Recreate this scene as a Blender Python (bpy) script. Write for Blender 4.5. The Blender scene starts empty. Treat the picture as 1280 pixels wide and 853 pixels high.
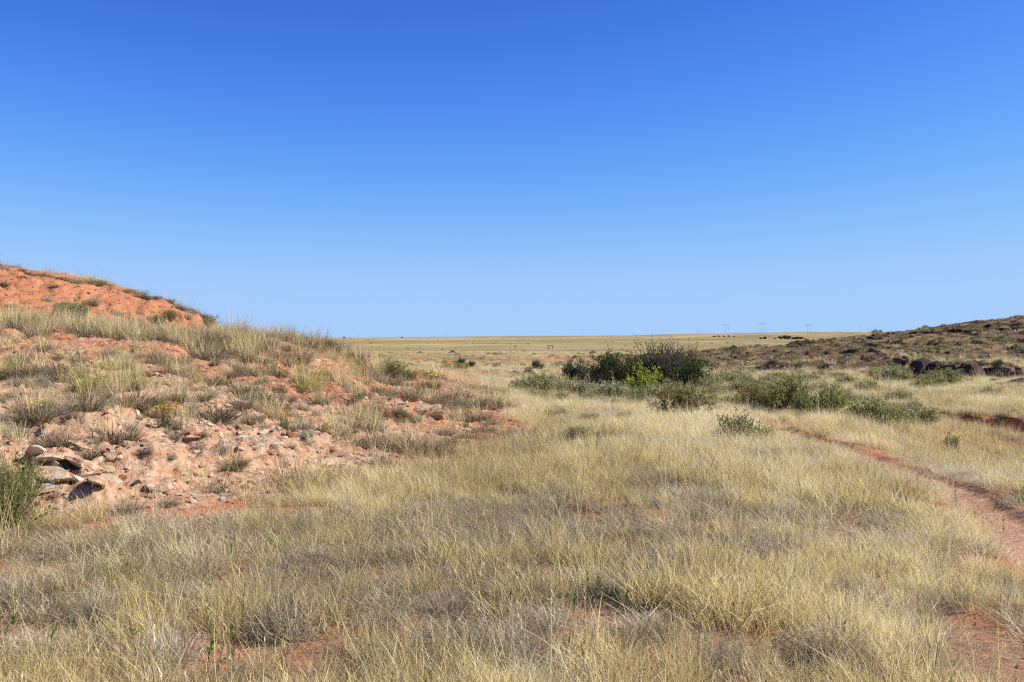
import bpy, bmesh, math, random
import numpy as np
from mathutils import Vector, Matrix, Euler

random.seed(7)
rng = np.random.default_rng(11)
scene = bpy.context.scene
C = scene.collection
R = math.radians

# ------------------------------------------------------------------ camera, sky, sun, exposure
FPX, CX, EYE_ROW, EYE = 1244.0, 640.0, 424.0, 1.7
cam_d = bpy.data.cameras.new('camera')
cam_d.sensor_width = 36.0
cam_d.lens = 36.0 * FPX / 1280.0
cam_d.clip_start = 0.1
cam_d.clip_end = 40000.0
cam = bpy.data.objects.new('camera', cam_d)
C.objects.link(cam)
cam.location = (0, 0, EYE)
cam.rotation_euler = (R(90) - math.atan((426.5 - EYE_ROW) / FPX), 0, 0)
scene.camera = cam

SUN_ELEV, SUN_AZ = 40.0, 91.0          # azimuth measured from the view direction towards the right
world = bpy.data.worlds.new('World')
scene.world = world
world.use_nodes = True
wn = world.node_tree
for n in list(wn.nodes):
    wn.nodes.remove(n)
w_out = wn.nodes.new('ShaderNodeOutputWorld')
w_bg = wn.nodes.new('ShaderNodeBackground')
w_sky = wn.nodes.new('ShaderNodeTexSky')
w_sky.sky_type = 'NISHITA'
w_sky.sun_disc = False
w_sky.sun_elevation = R(SUN_ELEV)
w_sky.sun_rotation = R(SUN_AZ)
w_sky.altitude = 1700
w_sky.air_density = 1.0
w_sky.dust_density = 0.0
w_sky.ozone_density = 6.0
EXPOSURE, SKY_STRENGTH = 0.7, 0.1
w_bg.inputs['Strength'].default_value = SKY_STRENGTH
# the same tone curve over the whole sky: clear, deep blue high desert air
w_sep = wn.nodes.new('ShaderNodeSeparateColor')
w_com = wn.nodes.new('ShaderNodeCombineColor')
wn.links.new(w_sky.outputs[0], w_sep.inputs[0])
def _wm(op, src, val, rev=False):
    q = wn.nodes.new('ShaderNodeMath'); q.operation = op
    wn.links.new(src, q.inputs[1 if rev else 0]); q.inputs[0 if rev else 1].default_value = val
    return q.outputs[0]
for _i, (_top, _g, _k) in enumerate(((.397, 2.16, 38.0), (.623, 2.10, 18.0), (.968, 2.88, 38.0))):
    _v = _wm('POWER', _wm('MULTIPLY', w_sep.outputs[_i], .08), _g)
    _v = _wm('SUBTRACT', _wm('POWER', _wm('MULTIPLY', _v, -_k), math.e, True), 1.0, True)
    wn.links.new(_wm('MULTIPLY', _v, _top / SKY_STRENGTH / 2 ** EXPOSURE), w_com.inputs[_i])
wn.links.new(w_com.outputs[0], w_bg.inputs['Color'])
wn.links.new(w_bg.outputs[0], w_out.inputs['Surface'])

sun_d = bpy.data.lights.new('sun', 'SUN')
sun_d.energy = 5.0
sun_d.angle = R(0.53)
sun_d.color = (1.0, 0.945, 0.84)
sun = bpy.data.objects.new('sun', sun_d)
C.objects.link(sun)
sdir = Vector((math.cos(R(SUN_ELEV)) * math.sin(R(SUN_AZ)), math.cos(R(SUN_ELEV)) * math.cos(R(SUN_AZ)), math.sin(R(SUN_ELEV))))
sun.rotation_euler = sdir.to_track_quat('Z', 'Y').to_euler()
sun.location = sdir * 60

vs = scene.view_settings
vs.view_transform = 'Standard'
vs.look = 'None'
vs.exposure = EXPOSURE
vs.gamma = 1.0
vs.use_curve_mapping = False
scene.cycles.use_denoising = False
scene.cycles.filter_width = 1.2
scene.cycles.max_bounces = 5
scene.cycles.diffuse_bounces = 2
scene.cycles.transmission_bounces = 3
scene.cycles.transparent_max_bounces = 4

# ------------------------------------------------------------------ helpers
def lerp(a, b, t): return a + (b - a) * t
def sstep(a, b, x):
    t = np.clip((x - a) / (b - a), 0, 1)
    return t * t * (3 - 2 * t)

def _hash(ix, iy, seed):
    h = (ix.astype(np.int64) * 374761393 + iy.astype(np.int64) * 668265263 + seed * 974634777) & 0x7fffffff
    h = (h ^ (h >> 13)) * 1274126177 & 0x7fffffff
    h = h ^ (h >> 16)
    return (h & 0xffffff) / float(0xffffff)
def vnoise(x, y, seed=0):
    x = np.asarray(x, float); y = np.asarray(y, float)
    ix = np.floor(x); iy = np.floor(y)
    fx = x - ix; fy = y - iy
    fx = fx * fx * fx * (fx * (fx * 6 - 15) + 10); fy = fy * fy * fy * (fy * (fy * 6 - 15) + 10)
    a = _hash(ix, iy, seed); b = _hash(ix + 1, iy, seed)
    c = _hash(ix, iy + 1, seed); d = _hash(ix + 1, iy + 1, seed)
    return (a + (b - a) * fx) * (1 - fy) + (c + (d - c) * fx) * fy
def fbm(x, y, seed=0, octv=4, gain=0.5):
    s = 0.0; amp = 1.0; tot = 0.0
    for i in range(octv):
        ca, sa = math.cos(0.7 * i), math.sin(0.7 * i)
        s = s + amp * vnoise((x * ca - y * sa) * 2 ** i + 17 * i, (x * sa + y * ca) * 2 ** i, seed + i)
        tot += amp; amp *= gain
    return s / tot              # 0..1, mean .5

# ------------------------------------------------------------------ the lie of the land
# survey points: (column, row, metres away) as read from the photograph -> real x, y, z
survey = {
    -500: [(655, 8.2), (540, 9.8), (470, 13), (410, 19), (385, 23), (368, 29), (340, 34), (290, 40), (262, 44)],
    0: [(655, 9.2), (625, 9.9), (560, 11.0), (512, 13), (480, 15.5), (450, 18), (427, 21), (414, 22.6), (406, 27), (392, 31), (356, 36), (336, 40), (331, 43)],
    120: [(645, 9.7), (618, 10.2), (555, 11.6), (512, 13.6), (477, 16.5), (452, 18.8), (429, 21.8), (413, 28), (400, 33), (369, 39), (353, 43)],
    240: [(635, 10.1), (592, 11.3), (546, 13), (502, 16), (467, 19), (440, 22.3), (425, 29), (411, 34), (389, 42)],
    320: [(620, 10.8), (580, 12), (540, 14), (500, 17), (460, 21), (434, 25.2), (420, 32)],
    420: [(605, 11.7), (560, 13.6), (520, 16.5), (480, 21), (452, 27), (437, 35)],
    500: [(582, 13.4), (551, 15.6), (520, 19), (490, 26.5), (469, 38), (459, 46)],
    560: [(560, 15.6), (530, 20), (500, 27), (480, 38), (469, 50)],
    620: [(600, 12), (540, 18.3), (510, 25), (490, 34), (480, 45)],
    700: [(700, 7.7), (600, 12), (540, 18.5), (510, 24.5), (495, 33), (486, 42), (470, 68), (461, 105), (455, 150)],
    800: [(600, 12), (545, 17.5), (523, 21.5), (505, 28), (490, 42), (480, 55), (466, 85), (456, 140)],
    900: [(600, 12), (545, 17.5), (510, 25), (495, 34), (480, 50), (468, 70), (456, 95), (444, 125), (438, 142)],
    1000: [(600, 12), (545, 17.5), (520, 22), (500, 31), (480, 48), (467, 65), (451, 90), (437, 122), (432, 135)],
    1100: [(570, 14.5), (545, 17.5), (525, 21), (505, 29), (485, 42), (470, 55), (456, 72), (437, 105), (423, 130)],
    1200: [(620, 10.8), (591, 14.5), (590, 18), (520, 27), (500, 34), (481, 48), (466, 60), (447, 82), (427, 110), (411, 130)],
    1280: [(700, 7.9), (640, 9.8), (606, 12), (592, 15.5), (593, 18.5), (521, 27), (500, 34), (479, 47), (461, 60), (442, 80), (417, 112), (403, 130)],
    1700: [(640, 9.8), (590, 15.5), (521, 26), (480, 44), (450, 60), (432, 95), (408, 130)],
}
pts = []
for px, rows in survey.items():
    for py, d in rows:
        pts.append(((px - CX) / FPX * d, d, EYE - (py - EYE_ROW) / FPX * d))
pts += [(0, -9, 0), (-9, -9, .4), (9, -9, 0), (0, 0, 0), (-3.5, 3, .02), (3.5, 3, 0), (-4, 7, 0.0), (0, 6, 0), (0, 9, 0), (-1.6, 9.6, 0), (3, 8, 0), (6, 5, 0), (-8, 3, .4), (12, 5, .1)]
# the back sides of the rises and the country beyond
for px, d, z in [(-500, 60, 7.2), (-500, 120, 5), (0, 52, 4.7), (0, 75, 3.6), (0, 130, 0.5), (120, 52, 3.8), (120, 75, 2.2), (240, 52, 2.3), (240, 75, .8), (320, 42, 1.3), (320, 60, -.1), (420, 46, .7), (420, 66, -.9),
                 (500, 58, -.1), (500, 75, -1.3), (560, 64, -1.1), (560, 85, -1.6), (620, 62, -1.2), (620, 85, -1.6), (240, 130, -1.2), (420, 130, -1.7), (560, 130, -1.8),
                 (1000, 160, .4), (1000, 200, -.9), (1100, 160, 1.6), (1100, 220, -.5), (1280, 160, 3.6), (1280, 240, .2), (1280, 300, -1.5), (1700, 170, 3.6), (1700, 260, 0), (1700, 320, -1.8), (1100, 300, -1.8)]:
    pts.append(((px - CX) / FPX * d, d, z))
for px, hz in [(-1200, 6), (-300, 6), (100, 6), (450, 5), (640, 7), (800, 12.5), (900, 18), (1040, 23), (1280, 24), (1700, 22), (2600, 20)]:
    for d, k in [(230, -2.0), (400, -2.6), (750, -2.4), (1500, None), (3500, hz), (7000, hz), (12000, hz)]:
        z = k if k is not None else lerp(-2.0, hz, .3)
        pts.append(((px - CX) / FPX * d, d, z))
P = np.array(pts)
def warp(x, y):
    yy = np.maximum(y, -8.5) + 11.0
    return np.stack([np.clip(x / yy, -2.2, 2.2) * 2.0, np.log(yy) * 1.6], -1)
W = warp(P[:, 0], P[:, 1])
def tps(r2): return 0.5 * r2 * np.log(r2 + 1e-12)
_n = len(P)
_K = tps(((W[:, None] - W[None]) ** 2).sum(-1)) + np.eye(_n) * 1.5e-3
_Q = np.concatenate([np.ones((_n, 1)), W], 1)
_A = np.zeros((_n + 3, _n + 3)); _A[:_n, :_n] = _K; _A[:_n, _n:] = _Q; _A[_n:, :_n] = _Q.T
zs = np.arcsinh(P[:, 2] * 1.0)
_sol = np.linalg.solve(_A, np.concatenate([zs, np.zeros(3)]))
def base_height(x, y):
    out = np.empty(len(x))
    for i in range(0, len(x), 40000):
        w = warp(x[i:i + 40000], y[i:i + 40000])
        k = np.zeros((len(w), _n))
        d2 = (w[:, :1] - W[None, :, 0]) ** 2 + (w[:, 1:] - W[None, :, 1]) ** 2
        k = tps(d2)
        out[i:i + 40000] = k @ _sol[:_n] + _sol[_n] + w @ _sol[_n + 1:]
    return np.sinh(np.clip(out, -3, 6))

path_pts = np.array([(2.6, -6), (3.2, 0), (3.75, 4.5), (4.05, 7.0), (4.45, 8.6), (4.85, 10.2), (5.12, 11.7), (5.22, 13.3), (5.12, 15.2), (4.95, 17.0), (4.9, 18.6), (5.2, 20.5), (5.9, 23), (7, 27), (8, 34), (8, 42)])
foot_pts = np.array([(-7.5, 4), (-5.6, 7.0), (-4.3, 8.7), (-3.1, 9.6), (-2.0, 10.7), (-1.45, 12.2), (-.9, 14.2), (-.1, 17.0), (.35, 20), (-.1, 27), (-.9, 40), (-1.8, 52)])
def poly_dist(x, y, pl):
    """distance to a polyline, and which side (positive = left of its direction)"""
    best = np.full(len(x), 1e9); side = np.zeros(len(x)); par = np.zeros(len(x))
    for i in range(len(pl) - 1):
        ax, ay = pl[i]; bx, by = pl[i + 1]
        dx, dy = bx - ax, by - ay
        L2 = dx * dx + dy * dy
        t = np.clip(((x - ax) * dx + (y - ay) * dy) / L2, 0, 1)
        ex, ey = x - ax - t * dx, y - ay - t * dy
        d = np.hypot(ex, ey)
        m = d < best
        best = np.where(m, d, best)
        side = np.where(m, np.sign(dx * (y - ay) - dy * (x - ax)), side)
        par = np.where(m, i + t, par)
    return best, side, par

def zones(x, y):
    """what the land is made of at each spot"""
    z = {}
    wob = (fbm(x * .9, y * .9, 5, 3) - .5)
    d, s, _ = poly_dist(x + wob * .5, y + wob * .5, foot_pts)
    z['hill'] = d * s                              # > 0 up the left slope
    d, s, _ = poly_dist(x, y, path_pts)
    z['path'] = d + (fbm(x * 2.2, y * 2.2, 9, 3) - .5) * .22 
    z['path_d'] = d * s
    # the right-hand rise
    z['right'] = sstep(49, 57, y + (x - 20) * .35 + (fbm(x * .12, y * .12, 3, 3) - .5) * 14) * sstep(9, 22, x) * (1 - sstep(170, 230, y))
    # broken ground across the valley
    z['broken'] = sstep(62, 85, y + (fbm(x * .06, y * .06, 8, 2) - .5) * 40) * (1 - sstep(240, 330, y + (fbm(x * .03, y * .03, 4, 2) - .5) * 100)) * (1 - z['right'])
    # the red bank at the top of the left slope
    slope_px = CX + FPX * x / np.maximum(y, 1)
    toe = 30.5 + (x + 15.5) * .45
    z['bank'] = sstep(-.8, .8, y - toe + wob * 1.5) * (1 - sstep(43, 46, y)) * sstep(-9.0, -10.8, x + (y - 38) * .15) * sstep(5, 8, y)
    return z

# broken rock ledges of the right-hand rise: polylines on the ground (side towards the hill is to the left) and height
SCARPS = [(np.array(l, float), a, i) for i, (l, a) in enumerate([
    ([(33, 49.5), (27.5, 50.5), (25, 52.5), (22.5, 53), (20, 55.5)][::-1], 1.15), ([(35, 66), (32, 67), (29, 69)][::-1], .8), ([(22, 67), (20.5, 68.5), (17.4, 72), (15, 75)][::-1], .7),
    ([(33, 79), (30, 80), (27, 82)][::-1], .75), ([(52, 126), (49, 127), (45, 130)][::-1], 1.1), ([(43, 131), (40, 132), (36, 135)][::-1], 1.1), ([(43, 79), (39, 82), (34, 85)][::-1], .7),
    ([(53, 99), (48, 100), (44, 102)][::-1], .8), ([(31, 112), (27, 115), (23, 117)][::-1], .7), ([(66, 120), (58, 122), (52, 123)][::-1], .8), ([(28, 62), (24, 63), (21, 64)][::-1], .6), ([(38, 95), (33, 97), (28, 99)][::-1], .7)])]
LEDGES = [(np.array(l, float), a, 20 + i) for i, (l, a) in enumerate([
    ([(-6.3, 9.9), (-5.4, 10.7), (-4.8, 10.7), (-4.2, 11.0), (-3.7, 11.5)], .20), ([(-3.6, 11.8), (-3.0, 12.2), (-2.3, 12.4), (-1.7, 13.0)], .15),
    ([(-2.6, 18.2), (-1.9, 18.8), (-1.2, 19.6)], .2), ([(-6.0, 14.0), (-5.0, 14.6), (-4.2, 14.6), (-3.4, 15.2)], .14), ([(-5.2, 12.4), (-4.4, 12.7), (-3.6, 13.3)], .10)])]
def terrace(h, step, sharp):
    q = h / step
    f = q - np.floor(q)
    return (np.floor(q) + sstep(.5 - .5 * sharp, .5 + .5 * sharp, f)) * step

def height(x, y, zn=None):
    x = np.asarray(x, float); y = np.asarray(y, float)
    if zn is None: zn = zones(x, y)
    h = base_height(x, y)
    near = 1 - sstep(60, 140, y)
    hill = sstep(-.2, 1.2, zn['hill']) * (1 - sstep(55, 80, y))
    # general unevenness
    h = h + (fbm(x * .35, y * .35, 21, 4) - .5) * .22 * near * (0.5 + hill)
    h = h + (fbm(x * 2.3, y * 2.3, 22, 3) - .5) * .07 * (1 - sstep(25, 60, y))
    # ledges and rills on the left slope
    led = sstep(.5, 1.3, zn['hill']) * (1 - sstep(24, 30, y))
    hh = h + (fbm(x * .8, y * .8, 31, 4) - .5) * .45
    h = h + led * (terrace(hh, .42, .34) - hh) * .62 * (0.25 + .75 * sstep(.35, .6, fbm(x * .5, y * .5, 33, 2)))
    h = h + led * (np.abs(fbm(x * 3.2, y * 3.2, 35, 4) - .5)) * -.3 + led * (fbm(x * 6.5, y * 6.5, 36, 3, .6) - .5) * .13
    for line, amp, seed in LEDGES:
        m = (y > 7) & (y < 24) & (x < 2) & (x > -9)
        if not m.any(): continue
        xm, ym = x[m], y[m]
        d, sd, par = poly_dist(xm, ym, line)
        q = d * sd + (fbm(xm * 1.4, ym * 1.4, 400 + seed, 4, .6) - .5) * 1.1
        along = sstep(0, .3, par) * (1 - sstep(len(line) - 1.3, len(line) - 1, par))
        h[m] += amp * along * (.45 + .9 * fbm(xm * 2.5, ym * 2.5, 420 + seed, 3)) * sstep(-.10, .10, q) * np.exp(-np.maximum(q, 0) / 1.5)
    # the bank is cut by little gullies running down
    b = zn['bank']
    h = h - b * (.5 - np.abs(fbm(x * 2.2 + y * .15, y * .4, 41, 4) - .5)) * .4 * sstep(.2, .9, b)
    h = h + b * (fbm(x * 3.2, y * 3.2, 43, 4, .62) - .5) * .34 - b * .16 * sstep(.6, .7, fbm(x * 2.0, y * 3.0, 45, 3))
    # rocky shelves on the right rise and across the valley
    r = zn['right']
    hh = h + (fbm(x * .13, y * .13, 51, 4) - .5) * 2.4
    h = h + r * (terrace(hh, .85, .22) - hh) * .85 * sstep(.3, .55, fbm(x * .09, y * .14, 52, 3)) + r * (fbm(x * .6, y * .6, 53, 4) - .5) * .45
    for line, amp, seed in SCARPS:
        m = (y > 35) & (y < 170) & (x > 8)
        if not m.any(): continue
        xm, ym = x[m], y[m]
        d, sd, par = poly_dist(xm, ym, line)
        wob = (fbm(xm * .5, ym * .5, 300 + seed, 4) - .5)
        q = d * sd + wob * 3.4 + (fbm(xm * 1.6, ym * 1.6, 340 + seed, 3) - .5) * 1.1
        along = sstep(0, .25, par) * (1 - sstep(len(line) - 1.25, len(line) - 1, par))
        broken = sstep(.34, .5, fbm(xm * .35, ym * .1, 320 + seed, 3))
        h[m] += amp * (.72 if seed in (0, 1, 2, 3, 10) else .45) * (1.5 if seed == 0 else 1) * along * broken * sstep(-.45, .35, q) * np.exp(-np.maximum(q, 0) / 6.0) * (.55 + .9 * fbm(xm * .9, ym * .9, 360 + seed, 3))
    br = zn['broken']
    hh = h + (fbm(x * .05, y * .05, 61, 4) - .5) * 3.2
    h = h + br * ((terrace(hh, 1.1, .25) - hh) * .8 + (fbm(x * .16, y * .16, 62, 4) - .5) * .9)
    # the far plain rolls
    h = h + sstep(300, 900, y) * ((fbm(x * .0016, y * .004, 71, 4) - .5) * 13.0)
    # the footpath is worn in, with a sharper far edge
    pd = zn['path']
    h = h - (1 - sstep(.16, .42, pd)) * .075 * (1 - sstep(19, 24, y))
    # the wash on the right with its cut bank
    gx = sstep(10.2, 11.6, x + (fbm(x * .7, y * 0, 81, 3) - .5) * 1.2) * (1 - sstep(30, 36, x))
    edge = 26.2 - .35 * (x - 14) + (fbm(x * .9, x * 0, 82, 4) - .5) * 1.6
    g = sstep(edge - 5.2, edge - 2.0, y) * (1 - sstep(edge - .12, edge + .06, y + (fbm(x * 2.2, y * 2.2, 84, 3) - .5) * .35))
    h = h - gx * g * 1.25
    return h

def at(px, py, dmin=3.0, dmax=400.0):
    """the spot on the ground seen at a pixel of the photograph (1280 wide)"""
    lo, hi, dd = dmin, dmax, dmax
    for n in (420, 16):
        d = np.exp(np.linspace(math.log(lo), math.log(hi), n))
        gap_ = mesh_height((px - CX) / FPX * d, d) - (EYE - (py - EYE_ROW) / FPX * d)
        k = np.nonzero(gap_ >= 0)[0]
        i = max(k[0], 1) if len(k) else n - 1
        lo, hi = d[i - 1], d[i]
        dd = .5 * (lo + hi)
    xx = (px - CX) / FPX * dd
    return Vector((xx, dd, float(mesh_height([xx], [dd])[0])))
def on_ground(x, y): return Vector((x, y, float(mesh_height([x], [y])[0])))

# ------------------------------------------------------------------ materials
def new_mat(name):
    m = bpy.data.materials.new(name)
    m.use_nodes = True
    nt = m.node_tree
    for n in list(nt.nodes): nt.nodes.remove(n)
    out = nt.nodes.new('ShaderNodeOutputMaterial')
    return m, nt, out
def nd(nt, t, **kw):
    n = nt.nodes.new(t)
    for k, v in kw.items():
        if k in n.inputs: n.inputs[k].default_value = v
        else: setattr(n, k, v)
    return n
def ramp(nt, fac, stops, interp='LINEAR'):
    n = nt.nodes.new('ShaderNodeValToRGB')
    n.color_ramp.interpolation = interp
    el = n.color_ramp.elements
    while len(el) > 1: el.remove(el[-1])
    el[0].position = stops[0][0]; c = stops[0][1]
    el[0].color = (*c, 1) if len(c) == 3 else c
    for p, c in stops[1:]:
        e = el.new(p); e.color = (*c, 1)
    nt.links.new(fac, n.inputs[0])
    return n.outputs[0]
def mixc(nt, fac, a, b, mode='MIX'):
    n = nt.nodes.new('ShaderNodeMix'); n.data_type = 'RGBA'; n.blend_type = mode
    for sock, v in ((n.inputs[0], fac), (n.inputs[6], a), (n.inputs[7], b)):
        if isinstance(v, (int, float)): sock.default_value = v
        elif isinstance(v, tuple): sock.default_value = (*v, 1)
        else: nt.links.new(v, sock)
    return n.outputs[2]
def mth(nt, op, a, b=None, c=None, clamp=False):
    n = nt.nodes.new('ShaderNodeMath'); n.operation = op; n.use_clamp = clamp
    for i, v in enumerate((a, b, c)):
        if v is None: continue
        if isinstance(v, (int, float)): n.inputs[i].default_value = v
        else: nt.links.new(v, n.inputs[i])
    return n.outputs[0]
def noise_tex(nt, co, scale, detail=4, rough=.55, vec=None):
    n = nd(nt, 'ShaderNodeTexNoise', Scale=scale, Detail=detail, Roughness=rough)
    nt.links.new(co, n.inputs['Vector'])
    return n.outputs['Fac']
def attr(nt, name, kind='GEOMETRY'):
    n = nt.nodes.new('ShaderNodeAttribute'); n.attribute_name = name; n.attribute_type = kind
    return n.outputs['Fac']

def ground_material():
    m, nt, out = new_mat('desert_ground')
    co = nd(nt, 'ShaderNodeTexCoord').outputs['Object']
    n1 = noise_tex(nt, co, .9, 6, .62)
    n2 = noise_tex(nt, co, 11, 5, .65)
    n3 = noise_tex(nt, co, 60, 3, .6)
    red = ramp(nt, n1, [(.25, (.29, .11, .05)), (.5, (.40, .165, .075)), (.72, (.45, .215, .115))])
    red = mixc(nt, mth(nt, 'MULTIPLY', n3, .5), red, ramp(nt, n2, [(.3, (.26, .10, .055)), (.6, (.46, .22, .135)), (.8, (.52, .33, .235))]))
    pale = ramp(nt, n2, [(.28, (.27, .125, .07)), (.42, (.39, .225, .135)), (.56, (.47, .325, .215)), (.7, (.58, .49, .385))])
    pf = mth(nt, 'ADD', attr(nt, 'pale'), mth(nt, 'MULTIPLY_ADD', n1, .9, -.45))
    pf = mth(nt, 'ADD', pf, mth(nt, 'MULTIPLY_ADD', n2, .9, -.45))
    pf = mth(nt, 'MULTIPLY', mth(nt, 'MULTIPLY_ADD', pf, 2.6, -.85, clamp=True), .85)
    col = mixc(nt, pf, red, pale)
    # old litter and close-cropped dead grass between the plants
    big = noise_tex(nt, co, .035, 5, .6)
    far = noise_tex(nt, co, .006, 6, .62)
    lit = ramp(nt, n2, [(.25, (.11, .075, .048)), (.5, (.21, .15, .09)), (.75, (.33, .25, .15))])
    litfar = ramp(nt, mth(nt, 'MULTIPLY_ADD', far, .6, mth(nt, 'MULTIPLY', big, .4)), [(.36, (.15, .12, .055)), (.44, (.26, .20, .09)), (.53, (.355, .27, .12)), (.64, (.43, .335, .16))])
    mp = nd(nt, 'ShaderNodeMapping', Scale=(.0011, .0046, .004)); nt.links.new(co, mp.inputs['Vector'])
    band = noise_tex(nt, mp.outputs[0], 1.0, 5, .6)
    litfar = mixc(nt, mth(nt, 'MULTIPLY_ADD', band, 6.0, -2.75, clamp=True), litfar, mixc(nt, .8, litfar, (.155, .14, .065)))
    fr = attr(nt, 'far')
    lit = mixc(nt, fr, lit, litfar)
    sf = mth(nt, 'ADD', attr(nt, 'straw'), mth(nt, 'MULTIPLY', mth(nt, 'MULTIPLY_ADD', n1, 1.1, -.55), mth(nt, 'SUBTRACT', 1, fr)))
    sf = mth(nt, 'MULTIPLY_ADD', sf, 2.4, -.7, clamp=True)
    col = mixc(nt, sf, col, lit)
    # trodden path
    pth = ramp(nt, n2, [(.3, (.33, .17, .10)), (.55, (.43, .25, .16)), (.75, (.49, .31, .21))])
    col = mixc(nt, attr(nt, 'path'), col, pth)
    # dark varnished rock on the right rise
    col = mixc(nt, attr(nt, 'rock'), col, ramp(nt, n2, [(.3, (.045, .028, .018)), (.6, (.115, .068, .042)), (.8, (.2, .13, .085))]))
    bs = nd(nt, 'ShaderNodeBsdfPrincipled', Roughness=.95)
    bs.inputs['Specular IOR Level'].default_value = .15
    nt.links.new(col, bs.inputs['Base Color'])
    bmp = nd(nt, 'ShaderNodeBump', Strength=.9, Distance=.05)
    nt.links.new(mth(nt, 'MULTIPLY_ADD', n3, .35, n2), bmp.inputs['Height'])
    nt.links.new(bmp.outputs[0], bs.inputs['Normal'])
    nt.links.new(bs.outputs[0], out.inputs[0])
    return m

def leaf_material(name, stops, trans=.3, instanced=False, tint=None, rnd=.35):
    """thin plant matter; colour runs over 'stops' by the piece's own value and by plant"""
    m, nt, out = new_mat(name)
    v = attr(nt, 'bl')
    oi = nd(nt, 'ShaderNodeObjectInfo').outputs['Random']
    v = mth(nt, 'ADD', v, mth(nt, 'MULTIPLY_ADD', oi, rnd, -rnd / 2))
    if instanced:
        v = mth(nt, 'ADD', v, mth(nt, 'MULTIPLY_ADD', attr(nt, 'tint', 'INSTANCER'), .9, -.45))
    col = ramp(nt, v, stops)
    df = nd(nt, 'ShaderNodeBsdfDiffuse'); tr = nd(nt, 'ShaderNodeBsdfTranslucent')
    mx = nd(nt, 'ShaderNodeMixShader'); mx.inputs[0].default_value = trans
    nt.links.new(col, df.inputs[0]); nt.links.new(col, tr.inputs[0])
    nt.links.new(df.outputs[0], mx.inputs[1]); nt.links.new(tr.outputs[0], mx.inputs[2])
    nt.links.new(mx.outputs[0], out.inputs[0])
    return m

def stone_material(name, stops, scale=6):
    m, nt, out = new_mat(name)
    co = nd(nt, 'ShaderNodeTexCoord').outputs['Object']
    n1 = noise_tex(nt, co, scale, 6, .65); n2 = noise_tex(nt, co, scale * 6, 4, .6)
    oi = nd(nt, 'ShaderNodeObjectInfo').outputs['Random']
    v = mth(nt, 'ADD', mth(nt, 'MULTIPLY_ADD', n1, .75, mth(nt, 'MULTIPLY', n2, .25)), mth(nt, 'MULTIPLY_ADD', oi, .24, -.12))
    bs = nd(nt, 'ShaderNodeBsdfPrincipled', Roughness=.9)
    bs.inputs['Specular IOR Level'].default_value = .2
    nt.links.new(ramp(nt, v, stops), bs.inputs['Base Color'])
    bmp = nd(nt, 'ShaderNodeBump', Strength=.7, Distance=.03)
    nt.links.new(n2, bmp.inputs['Height']); nt.links.new(bmp.outputs[0], bs.inputs['Normal'])
    nt.links.new(bs.outputs[0], out.inputs[0])
    return m

M = {}
M['ground'] = ground_material()
M['straw'] = leaf_material('dry_straw', [(0, (.35, .275, .155)), (.3, (.60, .49, .245)), (.6, (.77, .63, .295)), (.9, (.83, .71, .40)), (1, (.87, .79, .55))], .42, True)
M['greygrass'] = leaf_material('weathered_grass', [(0, (.24, .195, .125)), (.4, (.45, .38, .25)), (.75, (.64, .56, .37)), (1, (.80, .73, .55))], .36, True)
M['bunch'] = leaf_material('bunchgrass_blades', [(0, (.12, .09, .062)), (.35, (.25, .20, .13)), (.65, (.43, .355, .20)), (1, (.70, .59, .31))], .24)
M['greytwig'] = leaf_material('grey_dead_twigs', [(0, (.20, .16, .105)), (.5, (.42, .355, .25)), (1, (.68, .60, .45))], .18)
M['greengrass'] = leaf_material('olive_blades', [(0, (.20, .18, .06)), (.35, (.33, .32, .08)), (.65, (.50, .45, .14)), (1, (.66, .56, .24))], .4)
M['weed'] = leaf_material('green_weed_leaves', [(0, (.05, .10, .02)), (.5, (.10, .20, .035)), (1, (.22, .33, .07))], .35)
M['sage'] = leaf_material('grey_green_leaves', [(0, (.15, .16, .065)), (.4, (.27, .275, .12)), (.75, (.38, .375, .18)), (1, (.48, .44, .23))], .3)
M['saltgreen'] = leaf_material('fresh_green_leaves', [(0, (.14, .155, .05)), (.5, (.28, .295, .10)), (.8, (.38, .385, .15)), (1, (.46, .38, .18))], .38)
M['olive'] = leaf_material('olive_brown_leaves', [(0, (.13, .115, .04)), (.5, (.26, .235, .085)), (1, (.40, .35, .15))], .3)
M['dark'] = leaf_material('dark_needle_leaves', [(0, (.024, .036, .014)), (.5, (.055, .08, .026)), (1, (.115, .15, .045))], .25)
M['darkgrey'] = leaf_material('dark_grey_leaves', [(0, (.045, .055, .035)), (.5, (.09, .105, .06)), (1, (.16, .17, .10))], .2)
M['lime'] = leaf_material('yellow_green_leaves', [(0, (.13, .17, .025)), (.5, (.27, .32, .045)), (1, (.42, .44, .09))], .4)
M['feather'] = leaf_material('feathery_leaves', [(0, (.13, .14, .045)), (.5, (.25, .26, .085)), (.8, (.38, .36, .14)), (1, (.55, .48, .24))], .35)
M['petal'] = leaf_material('yellow_petals', [(0, (.75, .48, .01)), (1, (.9, .68, .03))], .3)
M['twig'] = leaf_material('brown_twigs', [(0, (.07, .05, .04)), (.5, (.14, .105, .085)), (1, (.24, .19, .16))], 0)
M['darktwig'] = leaf_material('dark_twigs', [(0, (.035, .026, .024)), (.5, (.075, .058, .052)), (1, (.14, .11, .10))], 0)
M['palewood'] = leaf_material('bleached_wood', [(0, (.42, .33, .2)), (1, (.68, .56, .36))], 0)
M['greywood'] = leaf_material('grey_weathered_wood', [(0, (.13, .115, .10)), (1, (.26, .235, .21))], 0)
M['polewood'] = leaf_material('distance_faded_wood', [(0, (.36, .35, .34)), (1, (.5, .49, .48))], 0)  # lightened wood: the poles' faintness with distance is put into the colour
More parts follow.
